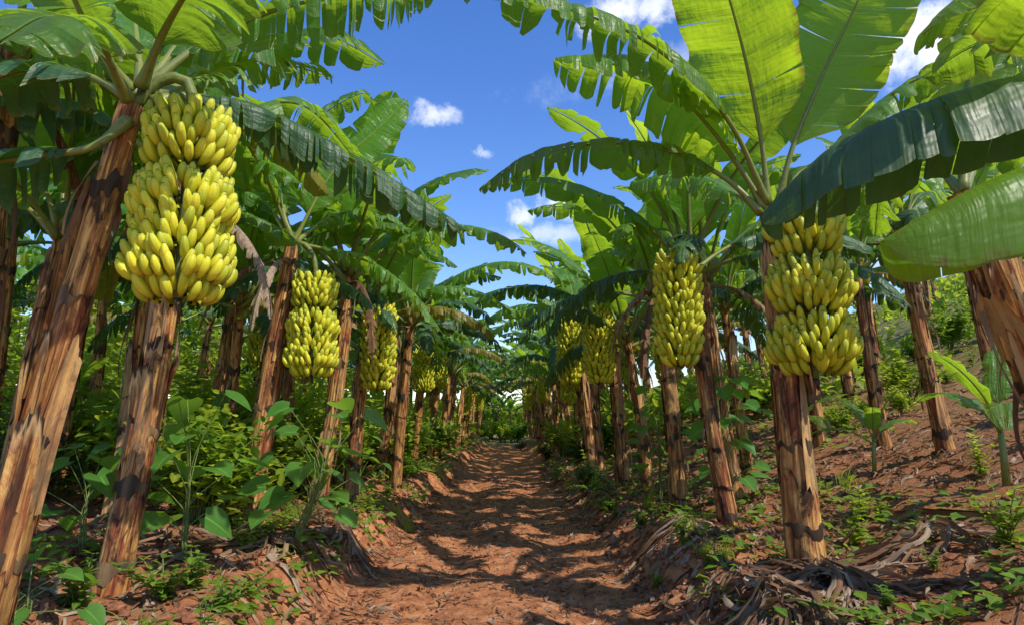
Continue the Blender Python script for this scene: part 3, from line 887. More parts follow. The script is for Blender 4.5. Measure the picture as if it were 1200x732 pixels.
# ------------------------------------------------------------------ the other plants, placed by what the photograph shows
def spot(px, Y): return (at(px, 497, Y).x, Y)
N = [  # px of stem at eye level, depth, scale, bunch kind, bunch side(deg), label
    (262, 9.0, .92, None, 0, 'slim banana stem leaning behind the second plant on the left'),
    (384, 9.3, 1.1, None, 0, 'banana plant just past the hanging bunch on the left of the path'),
    (422, 10.2, 1.0, 'slim', -60, 'banana plant with the third fruit bunch of the left row'),
    (470, 12.4, 1.05, None, 0, 'banana plant right behind the third bunch of the left row'),
    (30, 6.3, 1.0, None, 0, 'shaded banana plant behind the nearest stem at the left edge'),
    (150, 7.4, .95, None, 0, 'shaded banana plant between the two thick stems on the left'),
    (850, 9.3, 1.1, None, 0, 'banana plant with a dark stem between the two big right bunches'),
    (842, 7.9, 1.065, 'slim', -125, 'banana plant with the tall second fruit bunch of the right row'),
    (722, 12.4, 1.12, 'slim', -120, 'banana plant with the third fruit bunch of the right row'),
    (690, 14.4, 1.08, 'slim', -120, 'banana plant with the half hidden fourth bunch of the right row'),
    (752, 11.6, .97, None, 0, 'bare banana stem behind the second right bunch'),
    (1030, 10.6, .95, None, 0, 'pale slim banana stem on the slope right of the near bunch'),
    (1098, 8.6, 1.02, None, 0, 'pale banana stem on the slope near the right edge'),
    (1000, 14.5, .95, None, 0, 'small banana stem up the slope behind the near right bunch'),
    (784, 9.6, 1.08, None, 0, 'bare stem between the second and third right bunches'),
    (1165, 13.5, 1.1, None, 0, 'tall banana plant on the slope behind the right edge stem'),
    (955, 12.4, 1.1, None, 0, 'banana plant behind the near right bunch'),
    (-40, 5.2, 1.25, None, 0, 'tall banana plant whose leaves fill the top left corner'),
    (330, 11.2, 1.12, None, 0, 'banana plant in the gap behind the leaning left stem'),
    (175, 10.6, 1.2, None, 0, 'tall banana plant behind the first left bunch'),
    (80, 8.6, 1.2, None, 0, 'tall shaded banana plant behind the two thick left stems'),
    (868, 11.2, .95, None, 0, 'banana plant behind the near right stem at the foot of the slope'),
]
used = []
for i, (px, Y, s, bk, bs, lab) in enumerate(N):
    x, y = spot(px, Y)
    left = x < 0
    rz = (0 if left else PI) + rng.uniform(-.3, .3)
    if left and px < 300: rz = rng.uniform(-.2, .2)
    # base set back so that the leaning stem crosses the sight line at eye height
    off = Vector((math.cos(rz), math.sin(rz), 0)) * .10 * s
    x -= off.x; y -= off.y
    std_plant(x, y, rz, s, 10 + i, 2, bk, R(bs), lab, 'banana plants lining the path', az_skip=(R(bs), .75, 2) if bk else None, nleaf=8 if x > 0 else 10)
    used.append((x, y))

far_groups = {
    'l0': ('banana plant far down the left row beside the path', 'far plants of the left row'),
    'r0': ('banana plant far down the right row beside the path', 'far plants of the right row'),
    'l1': ('banana plant in the rows behind the left row', 'plants in the rows behind the left row'),
    'r1': ('banana plant on the slope behind the right row', 'plants on the slope behind the right row'),
}
def row(xc, y0, y1, step, key, jit=.25, bprob=.0, det=99, smin=1.0, smax=1.2, lean=None):
    y = y0; k = 0
    while y < y1:
        x = xc + rng.uniform(-jit, jit); yy = y + rng.uniform(-.25, .25)
        if all((x - a) ** 2 + (yy - b) ** 2 > .9 ** 2 for a, b in used):
            used.append((x, yy))
            rz = (0 if x < 0 else PI) + rng.uniform(-.7, .7)
            d = 2 if yy < det else 1
            bn = None
            if rng.random() < bprob: bn = 'lo'
            lab, grp = far_groups[key]
            if bn: lab += ', fruit bunch hanging over the edge'
            std_plant(x, yy, rz, rng.uniform(smin, smax) * (1 + .007 * max(0, yy - 16)), 300 + len(used), d, bn, R(-75 if x < 0 else -105) + rng.uniform(-.3, .3), lab, grp + (' with fruit' if bn else ''))
        y += step * (1 + .012 * max(0, y - 20)); k += 1
row(-2.45, 14.4, 66, 2.0, 'l0', .18, .16, 15.5, smax=1.1)
row(2.40, 16.6, 66, 2.0, 'r0', .18, .25, 17)
row(-4.9, 6.0, 60, 2.1, 'l1', .4, .08, 9)
row(-7.6, 7.0, 55, 2.8, 'l1', .5, .0, 9)
row(-10.6, 8.0, 50, 4.2, 'l1', .6)
row(-14, 10.0, 45, 3.3, 'l1', .8)
row(4.9, 12.5, 60, 2.2, 'r1', .4, .1, 9)
row(7.6, 16.0, 55, 2.8, 'r1', .6)
row(10.6, 18.0, 50, 3.6, 'r1', .8)
row(15, 20.0, 50, 4.4, 'r1', 1.2)
row(22, 28.0, 60, 7, 'r1', 2.2)
row(31, 34.0, 70, 9, 'r1', 3)
# rows closing the end of the path
for i in range(7):
    x = -3.6 + i * 1.2 + rng.uniform(-.4, .4); y = 66 + rng.uniform(0, 5)
    std_plant(x, y, rng.uniform(0, 6), 1.0, 700 + i, 1, None, 0, 'banana plant closing the far end of the path', 'plants at the far end of the path')

# young banana suckers
def sucker(px, Y, s, label, seed):
    rg = random.Random(seed)
    x, y = spot(px, Y); z = gh(x, y)
    root = empty('young_banana_plant', (x, y, z), rg.uniform(0, 6), s)
    tag(root, label, 'young banana plant', 'young banana suckers')
    tb = MB(); tb.tube([V(0, 0, -.05), V(.01, 0, .3), V(.03, .01, .7)], lambda t: .045 - .02 * t, 10); tb.build('trunk', [M['rib']], root)
    for k in range(5):
        b, r = MB(), MB(); a = k * 2.4
        leaf_geo(arc_path(R(78 - k * 9), R(35 + 14 * k), 1.0 + .1 * k), rg, .15, .2, .2, .2, blade=b, rib=r, rb=.013, n=36)
        o = b.build('leaf', [M['leaf']], root); o.location = (.03, .01, .66 - .03 * k); o.rotation_euler = (0, 0, a)
        r.build('midrib', [M['rib']], o)
sucker(1172, 6.6, .9, 'young banana plant with bright leaves near the right edge', 1)
sucker(1020, 9.0, .7, 'low young banana plant left of the pale slope stem', 2)
sucker(240, 8.0, .9, 'young banana plant in the shade behind the left stems', 3)
sucker(930, 10.5, .9, 'young banana plant behind the near right stem', 4)
sucker(60, 9.5, 1.1, 'young banana plant in front of the blue fence', 5)

# ------------------------------------------------------------------ ground
def ground():
    def axis(lo, hi, d0, g, c=0.0):
        out = [c]; d = d0
        while out[-1] < hi: out.append(out[-1] + d); d *= g
        a = [c]; d = d0
        while a[-1] > lo: a.append(a[-1] - d); d *= g
        return np.array(sorted(set(a[1:] + out)))
    xs = axis(-320, 320, .035, 1.021); 
    ys = [-6.0, -4, -2, 0, 1.2]; y = 2.0; d = .03
    while y < 700: ys.append(y); y += d; d *= 1.0125
    ys = np.array(ys)
    X, Y = np.meshgrid(xs, ys)
    Z = heights(X, Y, True)
    far = sstep(80, 300, Y)
    Z = Z * (1 - far) + far * (1 + 3 * fbm(X * .01, Y * .01, 3, 77))
    v = np.stack([X, Y, Z], -1).reshape(-1, 3)
    nx, ny = len(xs), len(ys)
    i = np.arange(ny - 1)[:, None] * nx + np.arange(nx - 1)[None, :]
    f = np.stack([i, i + 1, i + nx + 1, i + nx], -1).reshape(-1, 4)
    me = bpy.data.meshes.new('ground')
    me.vertices.add(len(v)); me.vertices.foreach_set('co', v.ravel())
    me.loops.add(f.size); me.loops.foreach_set('vertex_index', f.ravel().astype(np.int32))
    me.polygons.add(len(f)); me.polygons.foreach_set('loop_start', np.arange(len(f), dtype=np.int32) * 4)
    me.polygons.foreach_set('use_smooth', [True] * len(f))
    me.materials.append(M['ground']); me.update(calc_edges=True); me.validate()
    print('ground verts', len(v))
    tag(obj('ground', me), kind='structure')
ground()

# ------------------------------------------------------------------ litter, clods
def hs(xs, ys): return heights(np.array(xs), np.array(ys), True)

def litter():
    rg = random.Random(55); mb = MB()
    pl = []
    # near stem bases: long strips; elsewhere scattered
    bases = [(-2.5, 3.45), (2.05, 4.7), (-2.6, 4.5), (-2.75, 7.3)] + used[:16]
    for _ in range(2600):
        if rg.random() < .45:
            bx, by = rg.choice(bases); x = bx + rg.gauss(0, .5); y = by + rg.gauss(0, .5)
        else:
            y = 2.6 + 14 * rg.random() ** 1.5; sd = rg.choice((-1, 1))
            x = sd * (1.25 + abs(rg.gauss(0, 1.6 + .12 * y)))
        if abs(x) < 1.15: continue
        pl.append((x, y, rg.uniform(.10, .5), rg.uniform(.005, .024)))
    for _ in range(4200):       # on the path: small bits
        y = 3.6 + 16 * rg.random() ** 1.4; pl.append((rg.uniform(-1.4, 1.4), y, rg.uniform(.02, .13), rg.uniform(.004, .015)))
    for _ in range(7500):
        y = 2.6 + 22 * rg.random() ** 1.2; sd = rg.choice((-1, 1, 1, 1)); f = 1 + y * .05; pl.append((sd * (1.2 + abs(rg.gauss(0, 2.2 + .2 * y))), y, rg.uniform(.05, .24) * f, rg.uniform(.005, .017) * f))
    allp = []
    for (x, y, L, w) in pl:
        a = rg.uniform(0, 2 * PI); c = rg.gauss(0, 1.6); p = [(x, y)]
        for i in range(5):
            a += c / 5; p.append((p[-1][0] + math.cos(a) * L / 5, p[-1][1] + math.sin(a) * L / 5))
        allp.append(p)
    flat = [q for p in allp for q in p]
    z = hs([q[0] for q in flat], [q[1] for q in flat])
    k = 0
    for p, (x, y, L, w) in zip(allp, pl):
        lift = rg.uniform(0, .045) if L > .1 else .004
        pts = [Vector((q[0], q[1], z[k + i] + .006 + lift * abs(math.sin(i * 1.1 + x * 9)))) for i, q in enumerate(p)]
        k += 6
        t = (pts[1] - pts[0]); sd = Vector((-t.y, t.x, rg.uniform(-.6, .6) * t.length)).normalized()
        ribbon(mb, pts, w, rg, 0, 0, (rg.random(), rg.random()), sd)
    o = mb.build('leaf_litter', [M['dry']]); tag(o, 'dry brown leaf scraps strewn on the path and banks', 'leaf litter', kind='stuff')
litter()

def clods():
    rg = random.Random(66); mb = MB()
    t = (1 + 5 ** .5) / 2
    iv = [Vector(p).normalized() for p in [(-1, t, 0), (1, t, 0), (-1, -t, 0), (1, -t, 0), (0, -1, t), (0, 1, t), (0, -1, -t), (0, 1, -t), (t, 0, -1), (t, 0, 1), (-t, 0, -1), (-t, 0, 1)]]
    ifc = [(0, 11, 5), (0, 5, 1), (0, 1, 7), (0, 7, 10), (0, 10, 11), (1, 5, 9), (5, 11, 4), (11, 10, 2), (10, 7, 6), (7, 1, 8), (3, 9, 4), (3, 4, 2), (3, 2, 6), (3, 6, 8), (3, 8, 9), (4, 9, 5), (2, 4, 11), (6, 2, 10), (8, 6, 7), (9, 8, 1)]
    P = []
    for _ in range(4200):
        y = 2.8 + 15 * rg.random() ** 1.5
        if rg.random() < .35: x = rg.uniform(-1.3, 1.3); s = rg.uniform(.006, .018)
        else: x = rg.choice((-1, 1)) * (1.2 + abs(rg.gauss(0, 1.2))); s = rg.uniform(.008, .05) * (.5 + rg.random())
        P.append((x, y, s))
    z = hs([p[0] for p in P], [p[1] for p in P])
    for (x, y, s), zz in zip(P, z):
        sx, sy, sz = s * rg.uniform(.7, 1.3), s * rg.uniform(.7, 1.3), s * rg.uniform(.5, .9)
        vs = [Vector((x + p.x * sx * rg.uniform(.75, 1.2), y + p.y * sy * rg.uniform(.75, 1.2), zz + p.z * sz * rg.uniform(.75, 1.2) + s * .15)) for p in iv]
        mb.add(vs, ifc)
    o = mb.build('soil_clods', [M['clod']], smooth=False); tag(o, 'small clods of red earth lying on the track and banks', 'soil clods', kind='stuff')
clods()

# ------------------------------------------------------------------ small plants
def leaflet(mb, p, d, up, L, W, rg, mat=0, heart=False, uw=None, nseg=5):
    d = d.normalized(); s = d.cross(up)
    if s.length < 1e-3: s = d.cross(Vector((1, 0, .1)))
    s.normalize(); nn = s.cross(d)
    uw = uw or (rg.random(), rg.random()); vs, uv = [], []; bend = rg.uniform(.1, .6)
    for i in range(nseg + 1):
        t = i / nseg
        if heart: w = W * float(np.interp(t, [0, .06, .2, .4, .6, .8, .93, 1], [.55, .92, 1.08, 1.02, .78, .42, .15, 0]))
        else: w = W * math.sin(PI * min(1, t * .93 + .05)) ** .8
        c = p + d * L * t - nn * bend * L * t * t * .5
        back = -d * (L * .15 if heart and i == 0 else L * .06 if heart and i == 1 else 0)
        vs += [c - s * w + nn * w * .25 + back, c, c + s * w + nn * w * .25 + back]; uv += [(t, -1), (t, 0), (t, 1)]
    fs = []
    for i in range(nseg):
        a = i * 3; fs += [(a, a + 1, a + 4, a + 3), (a + 1, a + 2, a + 5, a + 4)]
    mb.add(vs, fs, uv, uw, mat)

def weed_mesh(seed, h, n, L, W, mk, spread=.5, lo=False):
    """upright stems with pairs of leaves"""
    rg = random.Random(seed); lv, st = MB(), MB()
    for k in range(n):
        a = rg.uniform(0, 2 * PI); tilt = rg.uniform(.05, spread); hh = h * rg.uniform(.5, 1.1)
        pts = [Vector((math.cos(a) * tilt * hh * t * (1 + .6 * t), math.sin(a) * tilt * hh * t * (1 + .6 * t), hh * t - (.02 if t == 0 else 0))) for t in (0, .35, .7, 1)]
        pts, _ = catmull(pts, 7)
        st.tube(pts, lambda t: .005 * (1 - .6 * t), 4)
        m = 7 if not lo else 4
        for i in range(1, m):
            p = pts[min(6, int(i / (m - 1) * 6))]
            for q in range(3):
                b = rg.uniform(0, 2 * PI)
                d = Vector((math.cos(b), math.sin(b), rg.uniform(-.1, .8)))
                s = rg.uniform(.6, 1.15) * (1.1 - .4 * i / m)
                leaflet(lv, p, d, Vector((0, 0, 1)), L * s, W * s, rg)
    return lv.mesh('leaves', [M[mk]]), st.mesh('stem', [M['stem']])

WEED = [weed_mesh(400, .22, 6, .075, .018, 'weed'), weed_mesh(401, .30, 7, .09, .022, 'weed_light'), weed_mesh(402, .42, 5, .11, .028, 'weed'),
        weed_mesh(403, .16, 9, .06, .016, 'weed', .9), weed_mesh(404, .55, 6, .12, .026, 'weed_light', .35)]

def fern_mesh(seed, mk):
    rg = random.Random(seed); lv, st = MB(), MB()
    for k in range(9):
        a = rg.uniform(0, 2 * PI); L = rg.uniform(.3, .5)
        pts = [Vector((math.cos(a) * L * t, math.sin(a) * L * t, L * (1.1 * t - 1.15 * t * t) - (.02 if t == 0 else 0))) for t in np.linspace(0, 1, 9)]
        st.tube(pts, .004, 4)
        for i in range(2, 9):
            for sd in (-1, 1):
                d = Vector((math.cos(a + sd * 1.2), math.sin(a + sd * 1.2), .1)); leaflet(lv, pts[i], d, Vector((0, 0, 1)), .13 * (1.1 - i / 9), .016, rg, nseg=3)
    return lv.mesh('leaves', [M[mk]]), st.mesh('stem', [M['stem']])
FERN = [fern_mesh(410, 'weed'), fern_mesh(411, 'dark_bush')]

def grass_mesh(seed):
    rg = random.Random(seed); lv = MB()
    for k in range(40):
        a = rg.uniform(0, 2 * PI); L = rg.uniform(.12, .34); t0 = rg.uniform(.1, .6)
        b = Vector((rg.gauss(0, .04), rg.gauss(0, .04), -.01))
        pts = [b + Vector((math.cos(a) * L * t0 * t * t, math.sin(a) * L * t0 * t * t, L * (t - .3 * t * t))) for t in (0, .3, .6, .85, 1)]
        ribbon(lv, pts, .004, rg, .1)
    return lv.mesh('leaves', [M['weed_light']]), None
GRASS = [grass_mesh(420), grass_mesh(421)]

def bush_mesh(seed, r, h, n, L, mk):
    rg = random.Random(seed); lv, st = MB(), MB()
    tips = []
    for k in range(16):
        a = rg.uniform(0, 2 * PI); rr = r * rg.uniform(.2, 1); hh = h * rg.uniform(.45, 1)
        tp = Vector((math.cos(a) * rr, math.sin(a) * rr, hh)); tips.append(tp)
        pts, _ = catmull([Vector((0, 0, -.03)), tp * .45 + Vector((0, 0, .1 * h)), tp], 6)
        st.tube(pts, lambda t: .009 * (1 - .7 * t), 4)
    for _ in range(n):
        tp = rg.choice(tips); p = tp * rg.uniform(.45, 1.05) + Vector([rg.gauss(0, .13 * r) for _ in range(3)])
        if p.z < .02: p.z = .05
        d = Vector((rg.gauss(0, 1), rg.gauss(0, 1), rg.uniform(-.3, .9)))
        s = rg.uniform(.6, 1.2); leaflet(lv, p, d, Vector((rg.gauss(0, .3), rg.gauss(0, .3), 1)), L * s, L * .27 * s, rg, nseg=3)
    return lv.mesh('leaves', [M[mk]]), st.mesh('stem', [M['stem']])
BUSH = [bush_mesh(430, .38, .55, 650, .10, 'weed'), bush_mesh(431, .5, .9, 850, .12, 'weed'), bush_mesh(432, .55, .8, 800, .11, 'weed_light'),
        bush_mesh(433, .45, .6, 800, .08, 'dark_bush'), bush_mesh(434, .6, 1.3, 900, .15, 'weed_light')]

def plant_small(kind, name, x, y, s, rz, label, cat, group):
    z = gh(x, y)
    root = empty(name, (x, y, z), rz, s); tag(root, label, cat, group)
    if kind[1]: obj('stem', kind[1], root)
    obj('leaves', kind[0], root)
    return root

def broadleaf(px, py, h, n, L, label, seed, lean=(0, 0), loc=None):
    """tall soft plant with heart-shaped leaves on long stalks"""
    rg = random.Random(seed)
    p = on_ground(px, py) if loc is None else Vector((loc[0], loc[1], gh(*loc)))
    root = empty('broadleaf_plant', p); tag(root, label, 'broad-leaved plant', 'heart-leaved plants among the stems')
    st = MB()
    for k in range(n):
        f = k / n; a = k * 2.4 + rg.uniform(-.4, .4)
        hh = h * (.22 + .78 * f) * rg.uniform(.8, 1.08)
        b = Vector((lean[0] * f, lean[1] * f, hh * .55)); rr = rg.uniform(.10, .46) * (1.1 - .3 * f)
        tip = Vector((b.x + math.cos(a) * rr, b.y + math.sin(a) * rr, hh))
        pts, _ = catmull([Vector((0, 0, -.02)), b, tip], 9); st.tube(pts, lambda t: .006 * (1 - .5 * t), 5)
        mb = MB(); d = Vector((math.cos(a), math.sin(a), rg.uniform(-.7, .05)))
        s = rg.uniform(.75, 1.15)
        leaflet(mb, Vector((0, 0, 0)), d, Vector((rg.gauss(0, .25), rg.gauss(0, .25) - .25, 1)), L * s, L * s * .46, rg, heart=True, nseg=8)
        o = mb.build('leaf', [M['broad']], root); o.location = tip
    st.build('stem', [M['stem']], root)

broadleaf(345, 640, 1.3, 26, .25, 'heart-leaved green plant in front of the second left bunch', 1, (.25, 0))
broadleaf(215, 660, 1.45, 15, .25, 'heart-leaved plant between the thick left stems and the leaning one', 2, (.0, 0))
broadleaf(160, 600, 1.0, 18, .24, 'low heart-leaved plant seen between the two thick left stems', 3)
broadleaf(95, 650, 1.0, 10, .24, 'small heart-leaved plant behind the nearest left stem', 4)
broadleaf(850, 600, 2.0, 32, .25, 'shaded heart-leaved plant between the two right bunches', 5)
broadleaf(775, 590, 1.8, 28, .24, 'shaded heart-leaved plant beneath the second right bunch', 6)
broadleaf(30, 728, .42, 7, .16, 'small leafy seedling at the bottom left corner', 7)
broadleaf(420, 590, 1.1, 14, .22, 'heart-leaved plant beneath the third left bunch', 8)

# weeds seen one by one
WL = [ (1005, 640, 4, 1.0, 'yellow-green weed right of the near right stem'), (1012, 610, 1, 1.0, 'small weed up the bank behind the near right stem'),
    (1180, 640, 1, 1.3, 'straggling weed at the right edge of the bank'), (1095, 668, 0, .6, 'tiny green seedling on the bare bank at right'),
    (1040, 715, 0, .7, 'blue-green seedling at the bottom right of the near stem'), (800, 640, 2, .9, 'weed on the right bank edge beside the path'),
    (715, 600, 3, 1.3, 'low leafy weed at the right edge of the path'), (1150, 560, 4, 1.0, 'weed under the young banana plant'),
    (430, 600, 1, .8, 'light green tuft at the left edge of the path'), (455, 580, 0, .9, 'small weed on the left path edge below the third bunch'),
    (225, 690, 0, 1.2, 'weed at the foot of the second left stem'), (190, 705, 3, 1.6, 'spreading weed at the lower left foreground'),
    (300, 640, 3, 1.2, 'low weed at the foot of the leaning left stem'), (260, 720, 3, 1.3, 'weed at the bottom left of the picture'),
    (90, 715, 0, 1.4, 'weed between the two thick left stems'), (830, 670, 0, .8, 'small weed left of the near right stem'),
    (770, 690, 3, .8, 'weed at the lower right edge of the path')]
for i, (px, py, k, s, lab) in enumerate(WL):
    p = on_ground(px, py); plant_small(WEED[k], 'weed', p.x, p.y, s, i * 1.3, lab, 'weed', 'weeds on the banks')
FL = [(690, 580, 0, 1.2, 'fern-like clump on the right bank'), (795, 605, 0, 1.1, 'fern-like clump at the foot of the second right stem'), (660, 562, 1, 1.2, 'dark fern-like clump hanging over the right path edge')]
for i, (px, py, k, s, lab) in enumerate(FL):
    p = on_ground(px, py); plant_small(FERN[k], 'fern', p.x, p.y, s, i, lab, 'fern', 'ferns on the banks')
BL = [(640, 538, 3, 1.0, 'round dark bush at the right edge of the path'), (690, 572, 3, .8, 'dark bush on the right bank'), (610, 527, 3, .9, 'bush at the right side of the far path'),
    (480, 560, 0, .8, 'bush at the left side of the path past the third bunch'), (1070, 470, 2, 1.2, 'light green bush up the slope'),
    (60, 560, 1, 1.2, 'bush behind the nearest left stem'), (230, 560, 2, 1.0, 'sunlit bush behind the second left stem')]
for i, (px, py, k, s, lab) in enumerate(BL):
    p = on_ground(px, py); plant_small(BUSH[k], 'bush', p.x, p.y, s, i, lab, 'bush', 'bushes beside the path')

for i in range(70):
    sd = rng.choice((-1, 1)); y = 3.0 + 17 * rng.random() ** 1.2; x = sd * (1.35 + abs(rng.gauss(0, .8 + .08 * y)))
    k = rng.random()
    s = rng.uniform(.6, 1.2)
    where = ('left' if sd < 0 else 'right')
    if k < .6: plant_small(WEED[rng.randrange(5)], 'weed', x, y, s, rng.uniform(0, 6), 'small green weed growing on the %s bank' % where, 'weed', 'scattered weeds on the %s bank' % where)
    else: plant_small(GRASS[rng.randrange(2)], 'grass_tuft', x, y, s, rng.uniform(0, 6), 'thin grass tuft growing on the %s bank' % where, 'grass tuft', 'grass tufts on the %s bank' % where)
nb = 0
for i in range(285):
    sd = rng.choice((-1, -1, 1)); y = 7 + 30 * rng.random() ** 1.25
    x = sd * ((2.7 if y < 14 else 2.0) + abs(rng.gauss(0, 2.6 + .2 * y)))
    if x > 0 and y < 18 and x < 12: continue
    if any((x - a) ** 2 + (y - b) ** 2 < .35 ** 2 for a, b in used): continue
    if x < 0 and y < 16 and rng.random() < .45: continue
    w = 'left' if sd < 0 else 'right'
    plant_small(BUSH[rng.choice((0, 1, 1, 2, 2, 3, 4, 4))], 'bush', x, y, rng.uniform(.7, 1.5), rng.uniform(0, 6), 'leafy green bush growing between the rows on the %s' % w, 'bush', 'bushes between the rows on the %s' % w)

for i in range(16):
    x = rng.uniform(-2.2, 2.2); y = 60 + rng.uniform(0, 5)
    plant_small(BUSH[rng.choice((1, 2, 4))], 'bush', x, y, rng.uniform(1.0, 1.7), i, 'green bush closing the far end of the path', 'bush', 'bushes at the far end of the path')

def cover():
    rg = random.Random(88); mb = MB(); P = []
    for _ in range(24000):
        y = 4 + 40 * rg.random() ** 1.4; sd = rg.choice((-1, -1, 1)); x = sd * (1.5 + abs(rg.gauss(0, 2.5 + .15 * y)))
        if fbm(x * .8, y * .8, 2, 99) < (.50 if x < 0 else .55): continue
        P.append((x, y))
    z = hs([p[0] for p in P], [p[1] for p in P])
    for (x, y), zz in zip(P, z):
        a = rg.uniform(0, 6.28); s = rg.uniform(.03, .07) * (1 + y * .05)
        leaflet(mb, Vector((x, y, zz + rg.uniform(.01, .10))), Vector((math.cos(a), math.sin(a), rg.uniform(-.2, .7))), Vector((rg.gauss(0, .3), rg.gauss(0, .3), 1)), s * 1.6, s * .5, rg, nseg=2)
    o = mb.build('ground_cover', [M['weed']]); tag(o, 'low leafy green ground cover under the banana plants', 'ground cover', kind='stuff')
cover()

for i in range(55):
    y = 7 + 17 * rng.random(); x = 2.4 + y * .28 + abs(rng.gauss(0, 3.2))
    if any((x - a) ** 2 + (y - b) ** 2 < .35 ** 2 for a, b in used): continue
    k = rng.random()
    if k < .62: plant_small(BUSH[rng.choice((2, 4, 0))], 'bush', x, y, rng.uniform(.3, .62), rng.uniform(0, 6), 'low yellow-green shrub growing on the open right slope', 'bush', 'low shrubs on the right slope')
    else: plant_small(WEED[rng.choice((1, 4, 2))], 'weed', x, y, rng.uniform(.9, 1.6), rng.uniform(0, 6), 'light green weed growing up the open right slope', 'weed', 'weeds on the right slope')

def thicket():
    rg = random.Random(91); mb = MB(); C = []
    for _ in range(1150):
        k = rg.random()
        if k < .42: x, y, r_ = -rg.uniform(8.5, 24), rg.uniform(10, 46), rg.uniform(.7, 1.6)
        elif k < .58: x, y, r_ = rg.uniform(-8, 8), rg.uniform(70, 80), rg.uniform(1, 2.0)
        elif k < .80: x, y, r_ = rg.choice((-1, 1)) * rg.uniform(2.6, 7.5), rg.uniform(19, 52), rg.uniform(.4, .95)
        else: x, y, r_ = rg.uniform(7.5, 38), rg.uniform(15, 60), rg.uniform(.3, .9)
        C.append((x, y, r_))
    z = hs([c[0] for c in C], [c[1] for c in C])
    for (x, y, R_), zz in zip(C, z):
        lift = rg.uniform(0, 2.4) if x < -8 else rg.uniform(0, .9) if abs(x) < 8 else 0
        for _ in range(int(34 + 16 * R_)):
            d = Vector((rg.gauss(0, 1), rg.gauss(0, 1), rg.gauss(0, 1))).normalized() * R_ * rg.uniform(.5, 1.05)
            p = Vector((x, y, zz + R_ * .75 + lift)) + Vector((d.x, d.y, abs(d.z) * 1.25 - .35 * R_))
            s = rg.uniform(.14, .34) * (.7 + .02 * y)
            leaflet(mb, p, Vector((d.x, d.y, rg.uniform(-.6, .8))) + Vector((0, -.2, .1)), Vector((rg.gauss(0, .4), rg.gauss(0, .4), 1)), s, s * .32, rg, nseg=2)
    o = mb.build('thicket', [M['weed_light']]); tag(o, 'mass of bright green foliage filling the far background between the rows', 'thicket', kind='stuff')
thicket()

# dry leaf piles round the near stems
def pile(x, y, r, n, label, seed):
    rg = random.Random(seed); mb = MB(); z0 = gh(x, y)
    for _ in range(n):
        a = rg.uniform(0, 2 * PI); d = r * abs(rg.gauss(.3, .45)); L = rg.uniform(.2, .65); b = a + rg.gauss(0, .7)
        px, py = math.cos(a) * d * .6, math.sin(a) * d * .6
        pts = []; hgt = rg.uniform(.02, .22) * math.exp(-d / r)
        xs = [x + px + math.cos(b) * L * t + math.cos(b + 1.57) * .06 * math.sin(t * 5) for t in np.linspace(0, 1, 7)]
        ys = [y + py + math.sin(b) * L * t + math.sin(b + 1.57) * .06 * math.sin(t * 5) for t in np.linspace(0, 1, 7)]
        zs = hs(xs, ys)
        for i, t in enumerate(np.linspace(0, 1, 7)):
            pts.append(Vector((xs[i] - x, ys[i] - y, zs[i] - z0 + .012 + hgt * (1 - t) + rg.uniform(0, .015))))
        ribbon(mb, pts, rg.uniform(.006, .028), rg, .35)
    o = mb.build('dry_leaf_pile', [M['dry']]); o.location = (x, y, z0); tag(o, label, 'leaf pile', 'piles of dry leaves round the stems')
g = on_ground(965, 690); pile(g.x, g.y, .45, 210, 'tangled dry leaves and fibres round the near right stem', 1)
g = on_ground(900, 715); pile(g.x, g.y, .5, 130, 'dry leaf strips below the near right stem on the bank', 2)
g = on_ground(305, 640); pile(g.x, g.y, .5, 100, 'dry leaf strips at the foot of the leaning left stem', 3)
g = on_ground(390, 625); pile(g.x, g.y, .5, 90, 'grey dry leaf strips on the left bank above the path', 4)
g = on_ground(1090, 640); pile(g.x, g.y, .5, 60, 'scattered dry leaves on the right slope', 5)
g = on_ground(800, 625); pile(g.x, g.y, .5, 70, 'dry leaves along the right bank by the second stem', 6)
g = on_ground(200, 650); pile(g.x, g.y, .4, 60, 'dry leaves in the shade right of the second left stem', 7)

# fallen stem pieces
def log(pa, pb, r, label, seed):
    root = empty('fallen_stem', (0, 0, 0)); mb = MB(); m = (pa + pb) / 2
    root.location = m; tag(root, label, 'fallen stem', 'fallen banana stems')
    trunk_geo(pa - m, pb - m, r, r * .8, seed, 20, 20, 5, .04, mb, None); mb.build('trunk', [M['trunk']], root)
a, b = on_ground(790, 655), on_ground(880, 640); log(a, b, .06, 'short fallen stem on the right bank', 801)
a, b = on_ground(1080, 600), on_ground(1190, 610); log(a, b, .05, 'fallen stem lying across the slope at right', 802)
a, b = on_ground(330, 660), on_ground(395, 640); log(a, b, .035, 'thin fallen leaf stalk on the left bank', 803)

# ------------------------------------------------------------------ fence far left
def fence():
    root = empty('corrugated_fence', (-15.6, 14.5, gh(-11, 14.5) - .2)); tag(root, 'blue-grey corrugated sheet fence glimpsed behind the plants at the left edge', 'fence')
    mb = MB(); vs, uv = [], []; n = 400; W = 9.6
    for i in range(n + 1):
        x = -W / 2 + W * i / n; y = .03 * math.sin(i * PI / 2.5)
        for z in (0, 2.6): vs.append(V(x, y, z)); uv.append((x, z))
    mb.add(vs, [(2 * i, 2 * i + 2, 2 * i + 3, 2 * i + 1) for i in range(n)], uv); mb.build('sheet', [M['sheet']], root, smooth=True)
    for k in range(6):
        p = MB(); x = -W / 2 + W * k / 5; p.tube([V(x, .08, -.3), V(x, .08, 2.7)], .05, 8); p.build('post', [M['wood']], root)
fence()

